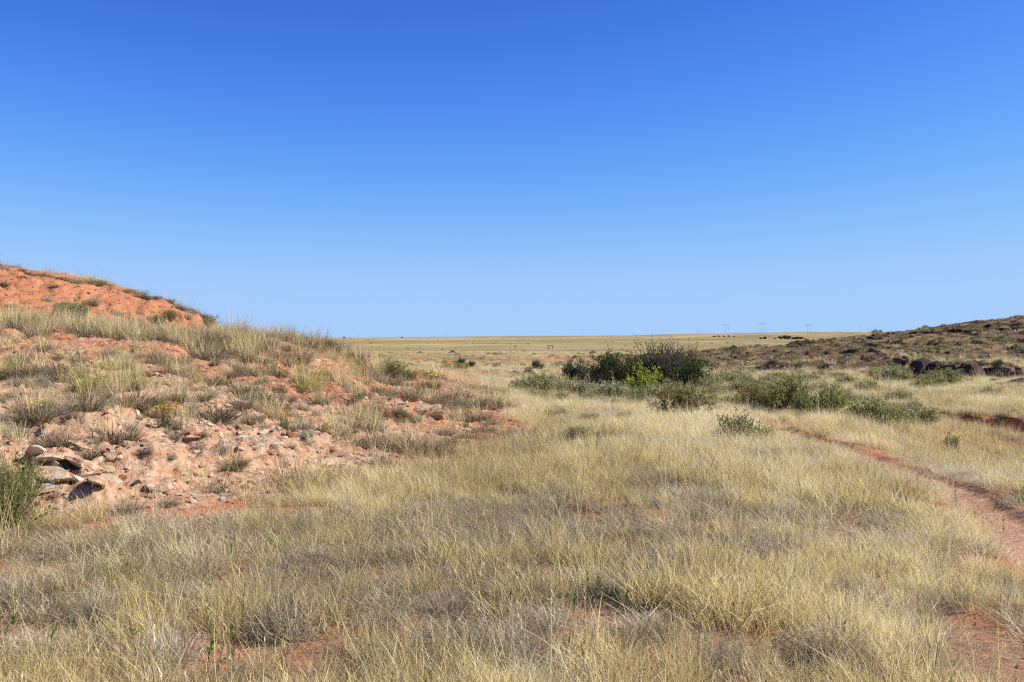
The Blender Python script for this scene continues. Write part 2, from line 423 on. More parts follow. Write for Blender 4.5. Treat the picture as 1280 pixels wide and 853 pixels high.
M['palestone'] = stone_material('pale_limestone', [(.3, (.32, .17, .10)), (.42, (.48, .32, .20)), (.55, (.60, .48, .34)), (.7, (.70, .62, .50))])
M['redstone'] = stone_material('red_clay_lump', [(.3, (.24, .085, .045)), (.55, (.42, .17, .09)), (.7, (.52, .28, .18))])
M['darkstone'] = stone_material('dark_varnished_stone', [(.3, (.03, .019, .015)), (.5, (.075, .044, .033)), (.62, (.12, .075, .058)), (.75, (.22, .155, .125))], 2.5)

# ------------------------------------------------------------------ mesh helpers
class MB:
    """collects triangles and quads with one value per vertex"""
    def __init__(s): s.v = []; s.f = []; s.b = []
    def ribbon(s, pts, w, side, val, tip=True):
        n0 = len(s.v)
        k = len(pts)
        for i, p in enumerate(pts):
            t = i / (k - 1)
            if tip and i == k - 1:
                s.v.append(tuple(p)); s.b.append(val)
            else:
                ww = w * (1 - .55 * t) * .5
                s.v.append(tuple(p - side * ww)); s.v.append(tuple(p + side * ww)); s.b += [val, val]
        for i in range(k - 1):
            a = n0 + 2 * i
            if tip and i == k - 2: s.f.append((a, a + 1, a + 2))
            else: s.f.append((a, a + 1, a + 3, a + 2))
    def tube(s, pts, r0, r1, val, sides=4):
        n0 = len(s.v); k = len(pts)
        for i, p in enumerate(pts):
            d = (pts[min(i + 1, k - 1)] - pts[max(i - 1, 0)])
            d = d.normalized() if d.length > 1e-9 else Vector((0, 0, 1))
            u = d.orthogonal().normalized(); w = d.cross(u)
            r = lerp(r0, r1, i / (k - 1))
            for j in range(sides):
                a = 2 * math.pi * j / sides
                s.v.append(tuple(p + u * (math.cos(a) * r) + w * (math.sin(a) * r))); s.b.append(val)
        for i in range(k - 1):
            for j in range(sides):
                a = n0 + i * sides + j; b = n0 + i * sides + (j + 1) % sides
                s.f.append((a, b, b + sides, a + sides))
        s.f.append(tuple(n0 + j for j in range(sides))[::-1])
        s.f.append(tuple(n0 + (k - 1) * sides + j for j in range(sides)))
    def leaf(s, p, d, w, L, up, val):
        side = d.cross(up)
        side = side.normalized() if side.length > 1e-6 else d.orthogonal().normalized()
        n0 = len(s.v)
        m = p + d * (L * .5)
        s.v += [tuple(p), tuple(m + side * w * .5), tuple(p + d * L), tuple(m - side * w * .5)]
        s.b += [val] * 4
        s.f.append((n0, n0 + 1, n0 + 2, n0 + 3))
    def box(s, c, sx, sy, sz, val=.5):
        n0 = len(s.v)
        for dz in (-1, 1):
            for dx, dy in ((-1, -1), (1, -1), (1, 1), (-1, 1)):
                s.v.append((c[0] + dx * sx / 2, c[1] + dy * sy / 2, c[2] + dz * sz / 2)); s.b.append(val)
        for q in ((3, 2, 1, 0), (4, 5, 6, 7), (0, 1, 5, 4), (1, 2, 6, 5), (2, 3, 7, 6), (3, 0, 4, 7)):
            s.f.append(tuple(n0 + i for i in q))
    def mesh(s, name, mat):
        me = bpy.data.meshes.new(name)
        me.from_pydata(s.v, [], s.f)
        a = me.attributes.new('bl', 'FLOAT', 'POINT')
        a.data.foreach_set('value', np.clip(np.array(s.b, dtype=np.float32), 0, 1))
        me.materials.append(mat)
        return me
    def build(s, name, mat, parent=None, link=True):
        o = bpy.data.objects.new(name, s.mesh(name, mat))
        if link: C.objects.link(o)
        if parent: o.parent = parent
        return o

def tag(o, label=None, cat=None, group=None, kind=None):
    if label: o['label'] = label
    if cat: o['category'] = cat
    if group: o['group'] = group
    if kind: o['kind'] = kind
    return o
def empty(name, loc):
    o = bpy.data.objects.new(name, None); C.objects.link(o); o.location = loc
    o.empty_display_size = .1
    return o
def rdir(rnd, tilt):
    a = rnd.uniform(0, 2 * math.pi)
    return Vector((math.sin(tilt) * math.cos(a), math.sin(tilt) * math.sin(a), math.cos(tilt)))

def grass_tuft(seed, n, rad, hmin, hmax, lean, curl, width, vlo=0.0, vhi=1.0, segs=3, mb=None):
    """n blades fanning out of a crown of radius rad"""
    r = random.Random(seed)
    mb = mb or MB()
    for i in range(n):
        a = r.uniform(0, 2 * math.pi); q = rad * math.sqrt(r.random())
        p = Vector((q * math.cos(a), q * math.sin(a), -.02))
        L = r.uniform(hmin, hmax)
        tilt = abs(r.gauss(0, lean)) + .5 * lean * q / max(rad, .001)
        aa = a + r.gauss(0, .7)
        d = Vector((math.sin(tilt) * math.cos(aa), math.sin(tilt) * math.sin(aa), math.cos(tilt)))
        bend = rdir(r, math.pi / 2) * (r.gauss(0, curl)) + Vector((d.x, d.y, 0)) * curl * .8 + Vector((0, 0, -curl * .6 * r.random()))
        wob = rdir(r, math.pi / 2) * r.gauss(0, curl * .35)
        pts_ = []
        for k in range(segs + 1):
            t = k / segs
            q_ = p + d * (L * t) + bend * (L * t * t) + wob * (L * math.sin(t * 5.5) * .4)
            if q_.z < -.02: q_.z = -.02
            pts_.append(q_)
        side = rdir(r, math.pi / 2)
        mb.ribbon(pts_, width * r.uniform(.7, 1.3), side, r.uniform(vlo, vhi))
    return mb

def twig_mound(seed, n, rad, h, width, mb=None, vlo=0., vhi=1.):
    """a low rounded tangle of fine dead twigs"""
    r = random.Random(seed); mb = mb or MB()
    for i in range(n):
        tilt = math.acos(r.uniform(.05, 1)); d = rdir(r, tilt)
        p = Vector((r.gauss(0, rad * .22), r.gauss(0, rad * .22), 0))
        L = r.uniform(.55, 1.0)
        tgt = Vector((d.x * rad * L, d.y * rad * L, d.z * h * L))
        pts_ = [p]
        for k in range(1, 5):
            t = k / 4
            pts_.append(p + tgt * t + Vector((r.gauss(0, .1), r.gauss(0, .1), r.gauss(0, .08))) * (rad * (.3 + .7 * t)))
        for q in pts_:
            if q.z < -.01: q.z = -.01
        mb.ribbon(pts_, width * r.uniform(.6, 1.4), rdir(r, math.pi / 2), r.uniform(vlo, vhi))
    return mb

def shrub_meshes(seed, w, h, stems, leaf, nleaf, leaf_mat, twig_mat, bare=0.0, upright=.5, twig_r=.006, flat=.62, depth=3):
    """a branching shrub about w wide and h tall: returns (stems mesh, foliage mesh)"""
    r = random.Random(seed)
    tw = MB(); lf = MB(); tips = []
    def grow(p, d, L, rad, lvl):
        n = 3 if lvl < depth else 2
        pts_ = [p]; q = p.copy(); dd = d.copy()
        for k in range(n):
            dd = (dd + Vector((r.gauss(0, .16), r.gauss(0, .16), r.gauss(.03, .12)))).normalized()
            q = q + dd * (L / n); pts_.append(q.copy())
        tw.tube(pts_, rad, rad * .55, r.random(), 3)
        if lvl >= depth - 1:
            tips.append((pts_[0], pts_[-1], dd))
        if lvl < depth:
            for k in range(r.choice((2, 3, 3, 4))):
                t = r.uniform(.35, 1.0)
                i = min(int(t * n), n - 1); b = pts_[i].lerp(pts_[i + 1], t * n - i)
                nd_ = (dd + Vector((r.gauss(0, .5), r.gauss(0, .5), r.gauss(.08, .35)))).normalized()
                grow(b, nd_, L * r.uniform(.45, .75), rad * .6, lvl + 1)
    for i in range(stems):
        t = (i + r.random()) / stems
        tilt = lerp(.15, 1.25, t ** .8) * (1.15 - .6 * upright)
        d = rdir(r, tilt)
        base = Vector((d.x, d.y, 0)) * (w * .12 * r.random())
        # length so that the end lies on an ellipsoid w x h
        e = 1 / math.sqrt((math.hypot(d.x, d.y) / (w * .5)) ** 2 + (d.z / h) ** 2)
        grow(base + Vector((0, 0, -.03)), d, e * r.uniform(.42, .62), twig_r * (1 + h * .5), 1)
    bare_top = h * (1 - bare)
    per = max(1, int(nleaf / max(len(tips), 1)))
    for a, b, d in tips:
        lump = r.gauss(.5, .2)
        if bare and (b.z > bare_top and r.random() < .75): continue
        if r.random() < bare * .5: continue
        for k in range(per):
            p = a.lerp(b, r.uniform(.15, 1.1)) + Vector((r.gauss(0, 1), r.gauss(0, 1), r.gauss(0, 1))) * leaf * .9
            if p.z < .02: continue
            dl = (d * .7 + Vector((r.gauss(0, .6), r.gauss(0, .6), r.gauss(.2, .5)))).normalized()
            lf.leaf(p, dl, leaf * flat * r.uniform(.7, 1.2), leaf * r.uniform(.8, 1.4), rdir(r, r.uniform(0, 1.4)), lump + r.uniform(-.3, .3))
    return tw.mesh('stems', twig_mat), lf.mesh('foliage', leaf_mat)

def rock_mesh(seed, sx, sy, sz, mat, cuts=7, sub=2):
    r = random.Random(seed)
    bm = bmesh.new()
    bmesh.ops.create_icosphere(bm, subdivisions=sub, radius=1)
    planes = []
    for i in range(cuts):
        d = rdir(r, math.acos(r.uniform(-1, 1))); planes.append((d, r.uniform(.5, .85)))
    for v in bm.verts:
        p = v.co.copy()
        for d, k in planes:
            q = p.dot(d)
            if q > k: p = p - d * (q - k)
        p = p * (1 + r.uniform(-.05, .05))
        v.co = Vector((p.x * sx, p.y * sy, p.z * sz))
    me = bpy.data.meshes.new('rock'); bm.to_mesh(me); bm.free()
    me.materials.append(mat)
    return me

# ------------------------------------------------------------------ ground sheet
GRID = {}
def mesh_height(x, y):
    """height of the built ground sheet"""
    x = np.asarray(x, float); y = np.asarray(y, float) + 6.0
    r = np.hypot(x, y); t = np.degrees(np.arctan2(x, y))
    i = np.clip(np.searchsorted(GRID['r'], r) - 1, 0, len(GRID['r']) - 2); j = np.clip(np.searchsorted(GRID['th'], t) - 1, 0, len(GRID['th']) - 2)
    fi = np.clip((r - GRID['r'][i]) / (GRID['r'][i + 1] - GRID['r'][i]), 0, 1); fj = np.clip((t - GRID['th'][j]) / (GRID['th'][j + 1] - GRID['th'][j]), 0, 1)
    Z = GRID['z']
    return (Z[i, j] * (1 - fi) + Z[i + 1, j] * fi) * (1 - fj) + (Z[i, j + 1] * (1 - fi) + Z[i + 1, j + 1] * fi) * fj
def build_ground():
    th = np.concatenate([np.arange(-180, -60, 4.0), np.arange(-60, -33.5, .7), np.arange(-33.5, 33.5, .118), np.arange(33.5, 60, .7), np.arange(60, 180, 4.0)])
    r = [1.5]
    while r[-1] < 14000:
        q = r[-1]
        r.append(q + (.35 if q < 9 else .058 if q < 36 else max(.07, q * .0042) if q < 190 else q * .0135))
    r = np.array(r)
    oy = -6.0
    T, Rr = np.meshgrid(np.radians(th), r)
    x = (np.sin(T) * Rr).ravel(); y = (np.cos(T) * Rr + oy).ravel()
    zn = zones(x, y)
    z = height(x, y, zn)
    nr, nc = Rr.shape
    GRID.update(r=r, th=th, z=z.reshape(nr, nc))
    n = nr * nc
    co = np.stack([x, y, z], -1)
    co = np.concatenate([co, [[0, oy, float(height([0.], [oy])[0])]]])
    i = np.arange(nr - 1)[:, None] * nc; j = np.arange(nc)[None]; j2 = (j + 1) % nc
    quads = np.stack([i + j, i + j2, i + nc + j2, i + nc + j], -1).reshape(-1, 4)[:, ::-1]
    me = bpy.data.meshes.new('ground')
    tris = np.stack([np.full(nc, n), (np.arange(nc) + 1) % nc, np.arange(nc)], -1)[:, ::-1][:, [0, 2, 1]]
    tris = np.stack([np.full(nc, n), np.arange(nc), (np.arange(nc) + 1) % nc], -1)[:, ::-1]
    me.vertices.add(len(co)); me.vertices.foreach_set('co', co.ravel())
    loops = np.concatenate([quads.ravel(), tris.ravel()])
    starts = np.concatenate([np.arange(len(quads)) * 4, len(quads) * 4 + np.arange(nc) * 3])
    me.loops.add(len(loops)); me.loops.foreach_set('vertex_index', loops.astype(np.int32))
    me.polygons.add(len(starts)); me.polygons.foreach_set('loop_start', starts.astype(np.int32))
    me.update(calc_edges=True); me.validate()
    # what lies on it
    x = co[:, 0]; y = co[:, 1]; zn = zones(x, y)
    hill = sstep(-.3, .6, zn['hill']) * (1 - sstep(46, 56, y))
    pale = hill * (1 - sstep(15, 20, y)) * sstep(.1, 1.0, zn['hill']) * .5 + hill * sstep(.1, .6, zn['hill']) * .40
    pale = pale * (1 - zn['bank'] * .95)
    straw = np.clip(1.0 - hill * 1.0, 0, 1)
    straw = straw * (1 - zn['right'] * .5) * (1 - zn['broken'] * .35)
    straw = straw - .5 * (1 - sstep(20, 34, y)) * (1 - hill)
    wash = sstep(10.4, 11.6, x) * sstep(21, 23.5, y + .35 * (x - 14)) * (1 - sstep(26.3, 26.8, y + .35 * (x - 14))) * (1 - sstep(28, 36, x))
    straw = straw * (1 - wash)
    far = sstep(40, 130, y) * (1 - hill)
    path = (1 - sstep(.2, .34, zn['path'])) * (1 - sstep(19, 23, y))
    side = (1 - sstep(.35, .7, zn['path'])) * (1 - sstep(17, 21, y))
    straw = straw * (1 - side)
    zg = co[:-1, 2].reshape(nr, nc); yg = Rr
    steep = np.abs(np.gradient(zg, axis=0) / np.gradient(Rr, axis=0)).ravel()
    steep = np.concatenate([steep, [0]])
    rock = zn['right'] * np.clip(sstep(.2, .45, steep) + .85 * sstep(.42, .56, fbm(x * .3, y * .4, 55, 4)) + .5, 0, 1) * .95
    straw = straw * (1 - zn['broken'] * sstep(.1, .3, steep) * .9)
    gz = np.zeros(len(co))
    for name, arr in (('pale', pale), ('straw', straw), ('far', far), ('path', path), ('rock', rock)):
        a = me.attributes.new(name, 'FLOAT', 'POINT'); a.data.foreach_set('value', np.clip(arr, 0, 1).astype(np.float32))
    me.polygons.foreach_set('use_smooth', np.ones(len(me.polygons), dtype=bool))
    me.materials.append(M['ground'])
    o = bpy.data.objects.new('ground', me); C.objects.link(o)
    tag(o, kind='structure')
    return o
ground = build_ground()

# a dark low table hill beyond the horizon
def mesa(px0, px1, d, top_row):
    mb = MB(); n = 24
    x0, x1 = (px0 - CX) / FPX * d, (px1 - CX) / FPX * d
    zt = EYE - (top_row - EYE_ROW) / FPX * d
    r = random.Random(3)
    for i in range(n + 1):
        t = i / n
        x = lerp(x0, x1, t)
        z = lerp(0, zt, min(1, math.sin(t * math.pi) * 1.7)) + r.uniform(-.6, .6)
        for y, q in ((d - 250, -6), (d - 60, z * .9), (d + 300, z), (d + 600, -6)):
            mb.v.append((x, y, q)); mb.b.append(.5)
    for i in range(n):
        for j in range(3):
            a = i * 4 + j
            mb.f.append((a, a + 4, a + 5, a + 1))
    o = mb.build('distant_hill', M['darkstone']); tag(o, kind='structure'); return o
mesa(668, 694, 13000, 420.4)

# ------------------------------------------------------------------ scattered stuff (grass nobody could count)
def make_protos(cname, meshes):
    col = bpy.data.collections.new(cname)
    for i, me in enumerate(meshes):
        o = bpy.data.objects.new('%s_%02d' % (cname, i), me)
        col.objects.link(o)
    return col
def scatter(name, label, cat, col, pos, idx, rotz, tilt, scl, tint):
    me = bpy.data.meshes.new(name)
    n = len(pos)
    me.vertices.add(n); me.vertices.foreach_set('co', np.asarray(pos, dtype=np.float32).ravel())
    a = me.attributes.new('idx', 'INT', 'POINT'); a.data.foreach_set('value', np.asarray(idx, dtype=np.int32))
    rot = np.zeros((n, 3), dtype=np.float32); rot[:, 2] = rotz; rot[:, 0] = tilt
    a = me.attributes.new('rot', 'FLOAT_VECTOR', 'POINT'); a.data.foreach_set('vector', rot.ravel())
    s = np.asarray(scl, dtype=np.float32)
    if s.ndim == 1: s = np.repeat(s[:, None], 3, 1)
    a = me.attributes.new('scl', 'FLOAT_VECTOR', 'POINT'); a.data.foreach_set('vector', s.ravel().astype(np.float32))
    a = me.attributes.new('tint', 'FLOAT', 'POINT'); a.data.foreach_set('value', np.asarray(tint, dtype=np.float32))
    o = bpy.data.objects.new(name, me); C.objects.link(o)
    ng = bpy.data.node_groups.new(name + '_scatter', 'GeometryNodeTree')
    ng.interface.new_socket('Geometry', in_out='INPUT', socket_type='NodeSocketGeometry')
    ng.interface.new_socket('Geometry', in_out='OUTPUT', socket_type='NodeSocketGeometry')
    gi = ng.nodes.new('NodeGroupInput'); go = ng.nodes.new('NodeGroupOutput')
    ip = ng.nodes.new('GeometryNodeInstanceOnPoints')
    ci = ng.nodes.new('GeometryNodeCollectionInfo'); ci.inputs[0].default_value = col
    ci.inputs[1].default_value = True; ci.inputs[2].default_value = True
    def na(nm, typ):
        q = ng.nodes.new('GeometryNodeInputNamedAttribute'); q.data_type = typ; q.inputs[0].default_value = nm
        return q.outputs[0]
    e2r = ng.nodes.new('FunctionNodeEulerToRotation')
    ng.links.new(na('rot', 'FLOAT_VECTOR'), e2r.inputs[0])
    ng.links.new(gi.outputs[0], ip.inputs['Points'])
    ng.links.new(ci.outputs[0], ip.inputs['Instance'])
    ip.inputs['Pick Instance'].default_value = True
    ng.links.new(na('idx', 'INT'), ip.inputs['Instance Index'])
    ng.links.new(e2r.outputs[0], ip.inputs['Rotation'])
    ng.links.new(na('scl', 'FLOAT_VECTOR'), ip.inputs['Scale'])
    ng.links.new(ip.outputs[0], go.inputs[0])
    md = o.modifiers.new('scatter', 'NODES'); md.node_group = ng
    tag(o, label, cat, kind='stuff')
    return o

def wedge(y0, y1, dens, margin=3.0, slope=.60):
    """random spots on the ground in front of the place"""
    xs, ys = [], []
    edges = np.exp(np.linspace(math.log(y0), math.log(y1), 30))
    for a, b in zip(edges[:-1], edges[1:]):
        m = .5 * (a + b); half = slope * m + margin
        n = int(2 * half * (b - a) * dens(m))
        xs.append(rng.uniform(-half, half, n)); ys.append(rng.uniform(a, b, n))
    return np.concatenate(xs), np.concatenate(ys)

# bare red patches in the foreground grass: (column, row, half width m, half depth m)
bare_px = [(310, 818, .55, .62), (375, 828, .4, .55), (755, 766, .26, .4), (960, 692, .26, .4), (930, 806, .3, .34), (1140, 636, .4, .35),
           (290, 725, .16, 1.0), (1250, 800, .35, .9), (1275, 850, .5, .8), (590, 690, .22, .16), (735, 655, .3, .25), (700, 590, .45, .25), (650, 620, .3, .2), (455, 800, .3, .25),
           (1200, 705, .25, .2), (600, 545, .9, 1.5), (640, 535, .6, 1.2), (560, 580, .6, .5), (520, 580, .5, .5), (880, 655, .25, .2), (810, 590, .3, .3), (380, 640, .5, .4), (300, 640, .4, .3), (20, 800, .3, .25)]
bare = [(at(px, py), a, b) for px, py, a, b in bare_px]
FG_TANGLES = [(960, 690, 100), (825, 715, 95), (1040, 830, 150), (760, 745, 80), (590, 690, 60), (640, 830, 120), (350, 800, 130), (165, 660, 60), (280, 655, 36), (120, 775, 90), (560, 770, 90), (480, 735, 70), (720, 665, 60), (975, 650, 60), (880, 690, 60), (1070, 740, 70),
                  (400, 700, 70), (330, 740, 80), (200, 690, 60), (60, 700, 70), (20, 760, 80), (210, 830, 110), (480, 840, 120), (900, 840, 120), (820, 800, 100), (1180, 760, 80), (1150, 830, 90), (690, 620, 46), (640, 655, 50), (520, 640, 44), (430, 640, 44), (1000, 620, 40), (900, 610, 40), (800, 600, 40), (540, 600, 40), (760, 560, 34), (690, 560, 34),
                  (1090, 600, 34), (240, 760, 90), (690, 780, 90), (1262, 585, 34), (1235, 580, 30)]
tangle_spots = [(at(px, py), w * .42 / FPX * at(px, py).y) for px, py, w in FG_TANGLES]
def tangle_mask(x, y):
    m = np.zeros(len(x))
    wob = (fbm(x * 4, y * 4, 95, 2) - .5) * .7
    for c, a in tangle_spots:
        q = np.hypot((x - c.x) / (a * 1.15), (y - c.y + a * .6) / (a * 1.7)) + wob
        m = np.maximum(m, 1 - sstep(.7, 1.1, q))
    return m
def bare_mask(x, y):
    m = np.zeros(len(x))
    wob = (fbm(x * 3, y * 3, 91, 3) - .5) * 1.2
    for c, a, b in bare:
        q = np.hypot((x - c.x) / (a * .85), (y - c.y) / (b * .85)) + wob
        m = np.maximum(m, 1 - sstep(.75, 1.25, q))
    return m

straw_protos = [grass_tuft(100 + i, (80, 70, 64, 84, 76, 12, 70)[i], .06 + .03 * (i % 3), .09, (.26, .30, .34, .27, .24, .44, .30)[i], .36, .32, .0040, .15, 1.0, 4).mesh('straw_tuft', M['straw']) for i in range(7)]
grey_protos = [grass_tuft(140 + i, 90, .10, .07, .20, .78, .75, .0042, .0, 1.0, 5).mesh('grey_tuft', M['greygrass']) for i in range(6)]
def stalk_tuft(seed):
    mb = grass_tuft(seed, 9, .08, .34, .56, .22, .16, .0034, .6, 1.0, 4)
    r = random.Random(seed)
    for k in range(9):
        tip = Vector(mb.v[k * 9 + 8])
        for j in range(5):
            mb.leaf(tip + Vector((0, 0, -.015 * j)), rdir(r, r.uniform(.2, .8)), .004, .022, rdir(r, 1), r.uniform(.6, 1))
    return mb.mesh('seed_stalks', M['straw'])
litter_protos = [grass_tuft(170 + i, 34, .16, .06, .22, 1.35, .3, .005, 0, .8, 3).mesh('litter', M['greygrass']) for i in range(2)] + [stalk_tuft(180 + i) for i in range(3)]
grass_col = make_protos('grass_blades', straw_protos + grey_protos + litter_protos)
def lay_grass():
    x, y = wedge(2.6, 62, lambda d: 115 if d < 9 else max(18, 115 * (9 / d) ** 1.05))
    zn = zones(x, y)
    hillv = zn['hill']
    dens = np.ones(len(x))
    up = sstep(-.25, .55, hillv + (fbm(x * 1.3, y * 1.3, 12, 3) - .5) * 1.0)
    dens *= 1 - up * (.985 - .17 * sstep(.48, .62, fbm(x * .9, y * .9, 13, 3)) * sstep(1.0, 2.5, hillv + (y - 12) * .4))
    far_hill = sstep(24, 34, y) * sstep(-1, 1, hillv)
    dens = np.maximum(dens, .28 * far_hill * sstep(.42, .6, fbm(x * .3, y * .3, 14, 3)))
    dens *= sstep(.24, .40, zn['path'] - .05 * (zn['path_d'] < 0)) * (1 - sstep(18, 22, y)) + sstep(18, 22, y)
    dens *= 1 - bare_mask(x, y)
    dens *= 1 - .75 * tangle_mask(x, y)
    gap = fbm(x * 1.1, y * 1.1, 15, 3)
    dens *= .10 + .90 * sstep(.345, .45, gap * .45 + fbm(x * 2.9, y * 2.9, 115, 2) * .55)
    wash = sstep(10.4, 11.6, x) * sstep(22, 24, y + .35 * (x - 14)) * (1 - sstep(26.0, 26.5, y + .35 * (x - 14)))
    dens *= 1 - wash * .95
    dens *= 1 - zn['bank']
    k = rng.random(len(x)) < dens
    x, y, hillv = x[k], y[k], hillv[k]
    z = mesh_height(x, y)
    mix = fbm(x * .55, y * .55, 16, 3) + (fbm(x * 2.1, y * 2.1, 17, 2) - .5) * .5
    isgrey = rng.random(len(x)) < np.clip(sstep(.42, .60, mix) * .8 + .12, 0, 1) * (1 - .45 * sstep(11, 22, y))
    idx = np.where(isgrey, 7 + rng.integers(0, 6, len(x)), rng.integers(0, 7, len(x)))
    u = rng.random(len(x))
    idx = np.where(u < .05, 13 + rng.integers(0, 2, len(x)), np.where(u > .975, 15 + rng.integers(0, 3, len(x)), idx))
    s = rng.uniform(.65, 1.25, len(x)) * 1.12 * (1 + .2 * sstep(14, 50, y)) * np.where(isgrey, 1.0, .65 + .7 * fbm(x * .8, y * .8, 19, 2))
    s *= .75 + .25 * sstep(.2, .8, zones(x, y)['path'])
    tint = np.clip(.54 + (fbm(x * .25, y * .25, 18, 3) - .5) * 1.3 + (fbm(x * 1.5, y * 1.5, 118, 2) - .5) * .9 + rng.normal(0, .16, len(x)), 0, 1)
    scatter('dry_grass', 'dry straw-coloured grass covering the valley floor beside the red footpath', 'grass', grass_col,
            np.stack([x, y, z], -1), idx, rng.uniform(0, 6.28, len(x)), rng.normal(0, .08, len(x)), s, tint)
    print('grass', len(x))
lay_grass()

mid_protos = [grass_tuft(200 + i, 40, .3, .22, .5, .35, .25, .016, .2, 1.0, 2).mesh('mid_tuft', M['straw']) for i in range(5)] + \
             [grass_tuft(220 + i, 46, .3, .15, .34, .6, .4, .018, .0, .9, 2).mesh('mid_grey_tuft', M['greygrass']) for i in range(3)]
mid_col = make_protos('mid_blades', mid_protos)
def lay_mid_grass():
    x, y = wedge(56, 330, lambda d: 4.2 * (60 / d) ** 1.25, 6)
    zn = zones(x, y)
    dens = .55 + .45 * sstep(.4, .6, fbm(x * .08, y * .08, 26, 3))
    dens *= 1 - zn['right'] * .62
    dens *= 1 - .5 * zn['broken'] * sstep(.45, .6, fbm(x * .1, y * .1, 27, 3))
    dens *= 1 - zn['bank']
    k = rng.random(len(x)) < dens
    x, y = x[k], y[k]; zn = zones(x, y)
    z = mesh_height(x, y)
    g = rng.random(len(x)) < .25 + .45 * zn['right'] + .35 * zn['broken']
    idx = np.where(g, 5 + rng.integers(0, 3, len(x)), rng.integers(0, 5, len(x)))
    s = rng.uniform(.7, 1.25, len(x))
    tint = np.clip(.6 + (fbm(x * .05, y * .05, 28, 3) - .5) * 1.2 + rng.normal(0, .18, len(x)) - .75 * zn['right'], 0, 1)
    scatter('plains_grass', 'distant dry grass on the valley bottom and the rocky rise', 'grass', mid_col,
            np.stack([x, y, z], -1), idx, rng.uniform(0, 6.28, len(x)), np.zeros(len(x)), s, tint)
    print('mid grass', len(x))
lay_mid_grass()

def bush_lump(seed, mat):
    r = random.Random(seed); mb = MB()
    for i in range(150):
        d = rdir(r, math.acos(r.uniform(0, 1))); q = r.uniform(.55, 1) ** .6
        p = Vector((d.x * .5 * q, d.y * .5 * q, d.z * .45 * q)) * (1 + .25 * math.sin(d.x * 5 + seed) * math.cos(d.y * 4))
        mb.leaf(p, rdir(r, r.uniform(0, 1.5)), .1, .16, rdir(r, r.uniform(0, 3)), r.random())
    return mb.mesh('bush_lump', mat)
scrub_col = make_protos('scrub_lumps', [bush_lump(1, M['darkgrey']), bush_lump(2, M['darkgrey']), bush_lump(3, M['sage']), bush_lump(4, M['olive']), bush_lump(5, M['bunch']), bush_lump(6, M['saltgreen'])])
def lay_scrub():
    x, y = wedge(70, 2600, lambda d: .22 * (80 / d) ** 1.55, 10)
    zn = zones(x, y)
    dens = .05 + .6 * zn['broken'] * sstep(.38, .58, fbm(x * .05, y * .05, 36, 3)) + .55 * zn['right'] + .45 * sstep(350, 700, y) * sstep(.52, .64, fbm(x * .004, y * .009, 37, 4))
    k = rng.random(len(x)) < dens
    x, y = x[k], y[k]; zn = zones(x, y)
    z = mesh_height(x, y)
    idx = rng.choice(6, len(x), p=[.13, .12, .25, .22, .22, .06])
    s = rng.lognormal(0, .4, len(x)) * .62 * (1 + .5 * sstep(300, 1500, y))
    sc = np.stack([s * 1.15, s * 1.15, s * rng.uniform(.6, .95, len(x))], -1)
    scatter('distant_scrub', 'low scrub dotting the far plain and broken ground', 'scrub', scrub_col,
            np.stack([x, y, z], -1), idx, rng.uniform(0, 6.28, len(x)), np.zeros(len(x)), sc, rng.random(len(x)))
    print('scrub', len(x))
lay_scrub()

def lay_rise_scrub():
    x, y = wedge(46, 175, lambda d: 1.1 * (60 / d) ** .8, 6)
    zn = zones(x, y)
    k = rng.random(len(x)) < zn['right'] * (.25 + .75 * sstep(.4, .6, fbm(x * .2, y * .2, 38, 3)))
    x, y = x[k], y[k]
    z = mesh_height(x, y)
    idx = rng.choice(6, len(x), p=[.10, .08, .04, .30, .47, .01])
    s = rng.lognormal(0, .35, len(x)) * .46
    sc = np.stack([s * 1.2, s * 1.2, s * rng.uniform(.65, 1.0, len(x))], -1)
    scatter('rise_scrub', 'small dark scrub covering the rocky rise', 'scrub', scrub_col,
            np.stack([x, y, z], -1), idx, rng.uniform(0, 6.28, len(x)), np.zeros(len(x)), sc, rng.random(len(x)))
lay_rise_scrub()

pebble_col = make_protos('pebbles', [rock_mesh(i, 1, .8, .55, M['palestone'] if i < 4 else M['redstone'], 6, 1) for i in range(8)])
def lay_pebbles():
    x, y = wedge(4, 42, lambda d: 170 if d < 14 else max(22, 170 * (14 / d) ** 1.8), 1.0)
    zn = zones(x, y)
    up = sstep(-.2, .7, zn['hill'])
    dens = up * (1 - sstep(43, 45, y)) * (.25 + .75 * sstep(.42, .6, fbm(x * 1.2, y * 1.2, 46, 3))) + .10 * (zn['path'] < .8) * (y < 20) + .25 * bare_mask(x, y)
    k = rng.random(len(x)) < dens
    x, y = x[k], y[k]; zn = zones(x, y); z = mesh_height(x, y)
    pale = rng.random(len(x)) < .30 + .42 * sstep(.3, 1, zn['hill']) * (1 - sstep(17, 24, y)) - .2 * zn['bank']
    idx = np.where(pale, rng.integers(0, 4, len(x)), 4 + rng.integers(0, 4, len(x)))
    s = np.clip(rng.lognormal(-4.05, .6, len(x)), .006, .058) * (1 + .03 * y)
    s = np.where(sstep(-.2, .7, zn['hill']) < .3, s * .6, s)
    s = np.where(zn['bank'] > .5, s * .8, s)
    scatter('gravel', 'pale and red gravel strewn over the bare slope', 'gravel', pebble_col,
            np.stack([x, y, z], -1), idx, rng.uniform(0, 6.28, len(x)), rng.normal(0, .4, len(x)), s, rng.random(len(x)))
    print('gravel', len(x))
lay_pebbles()

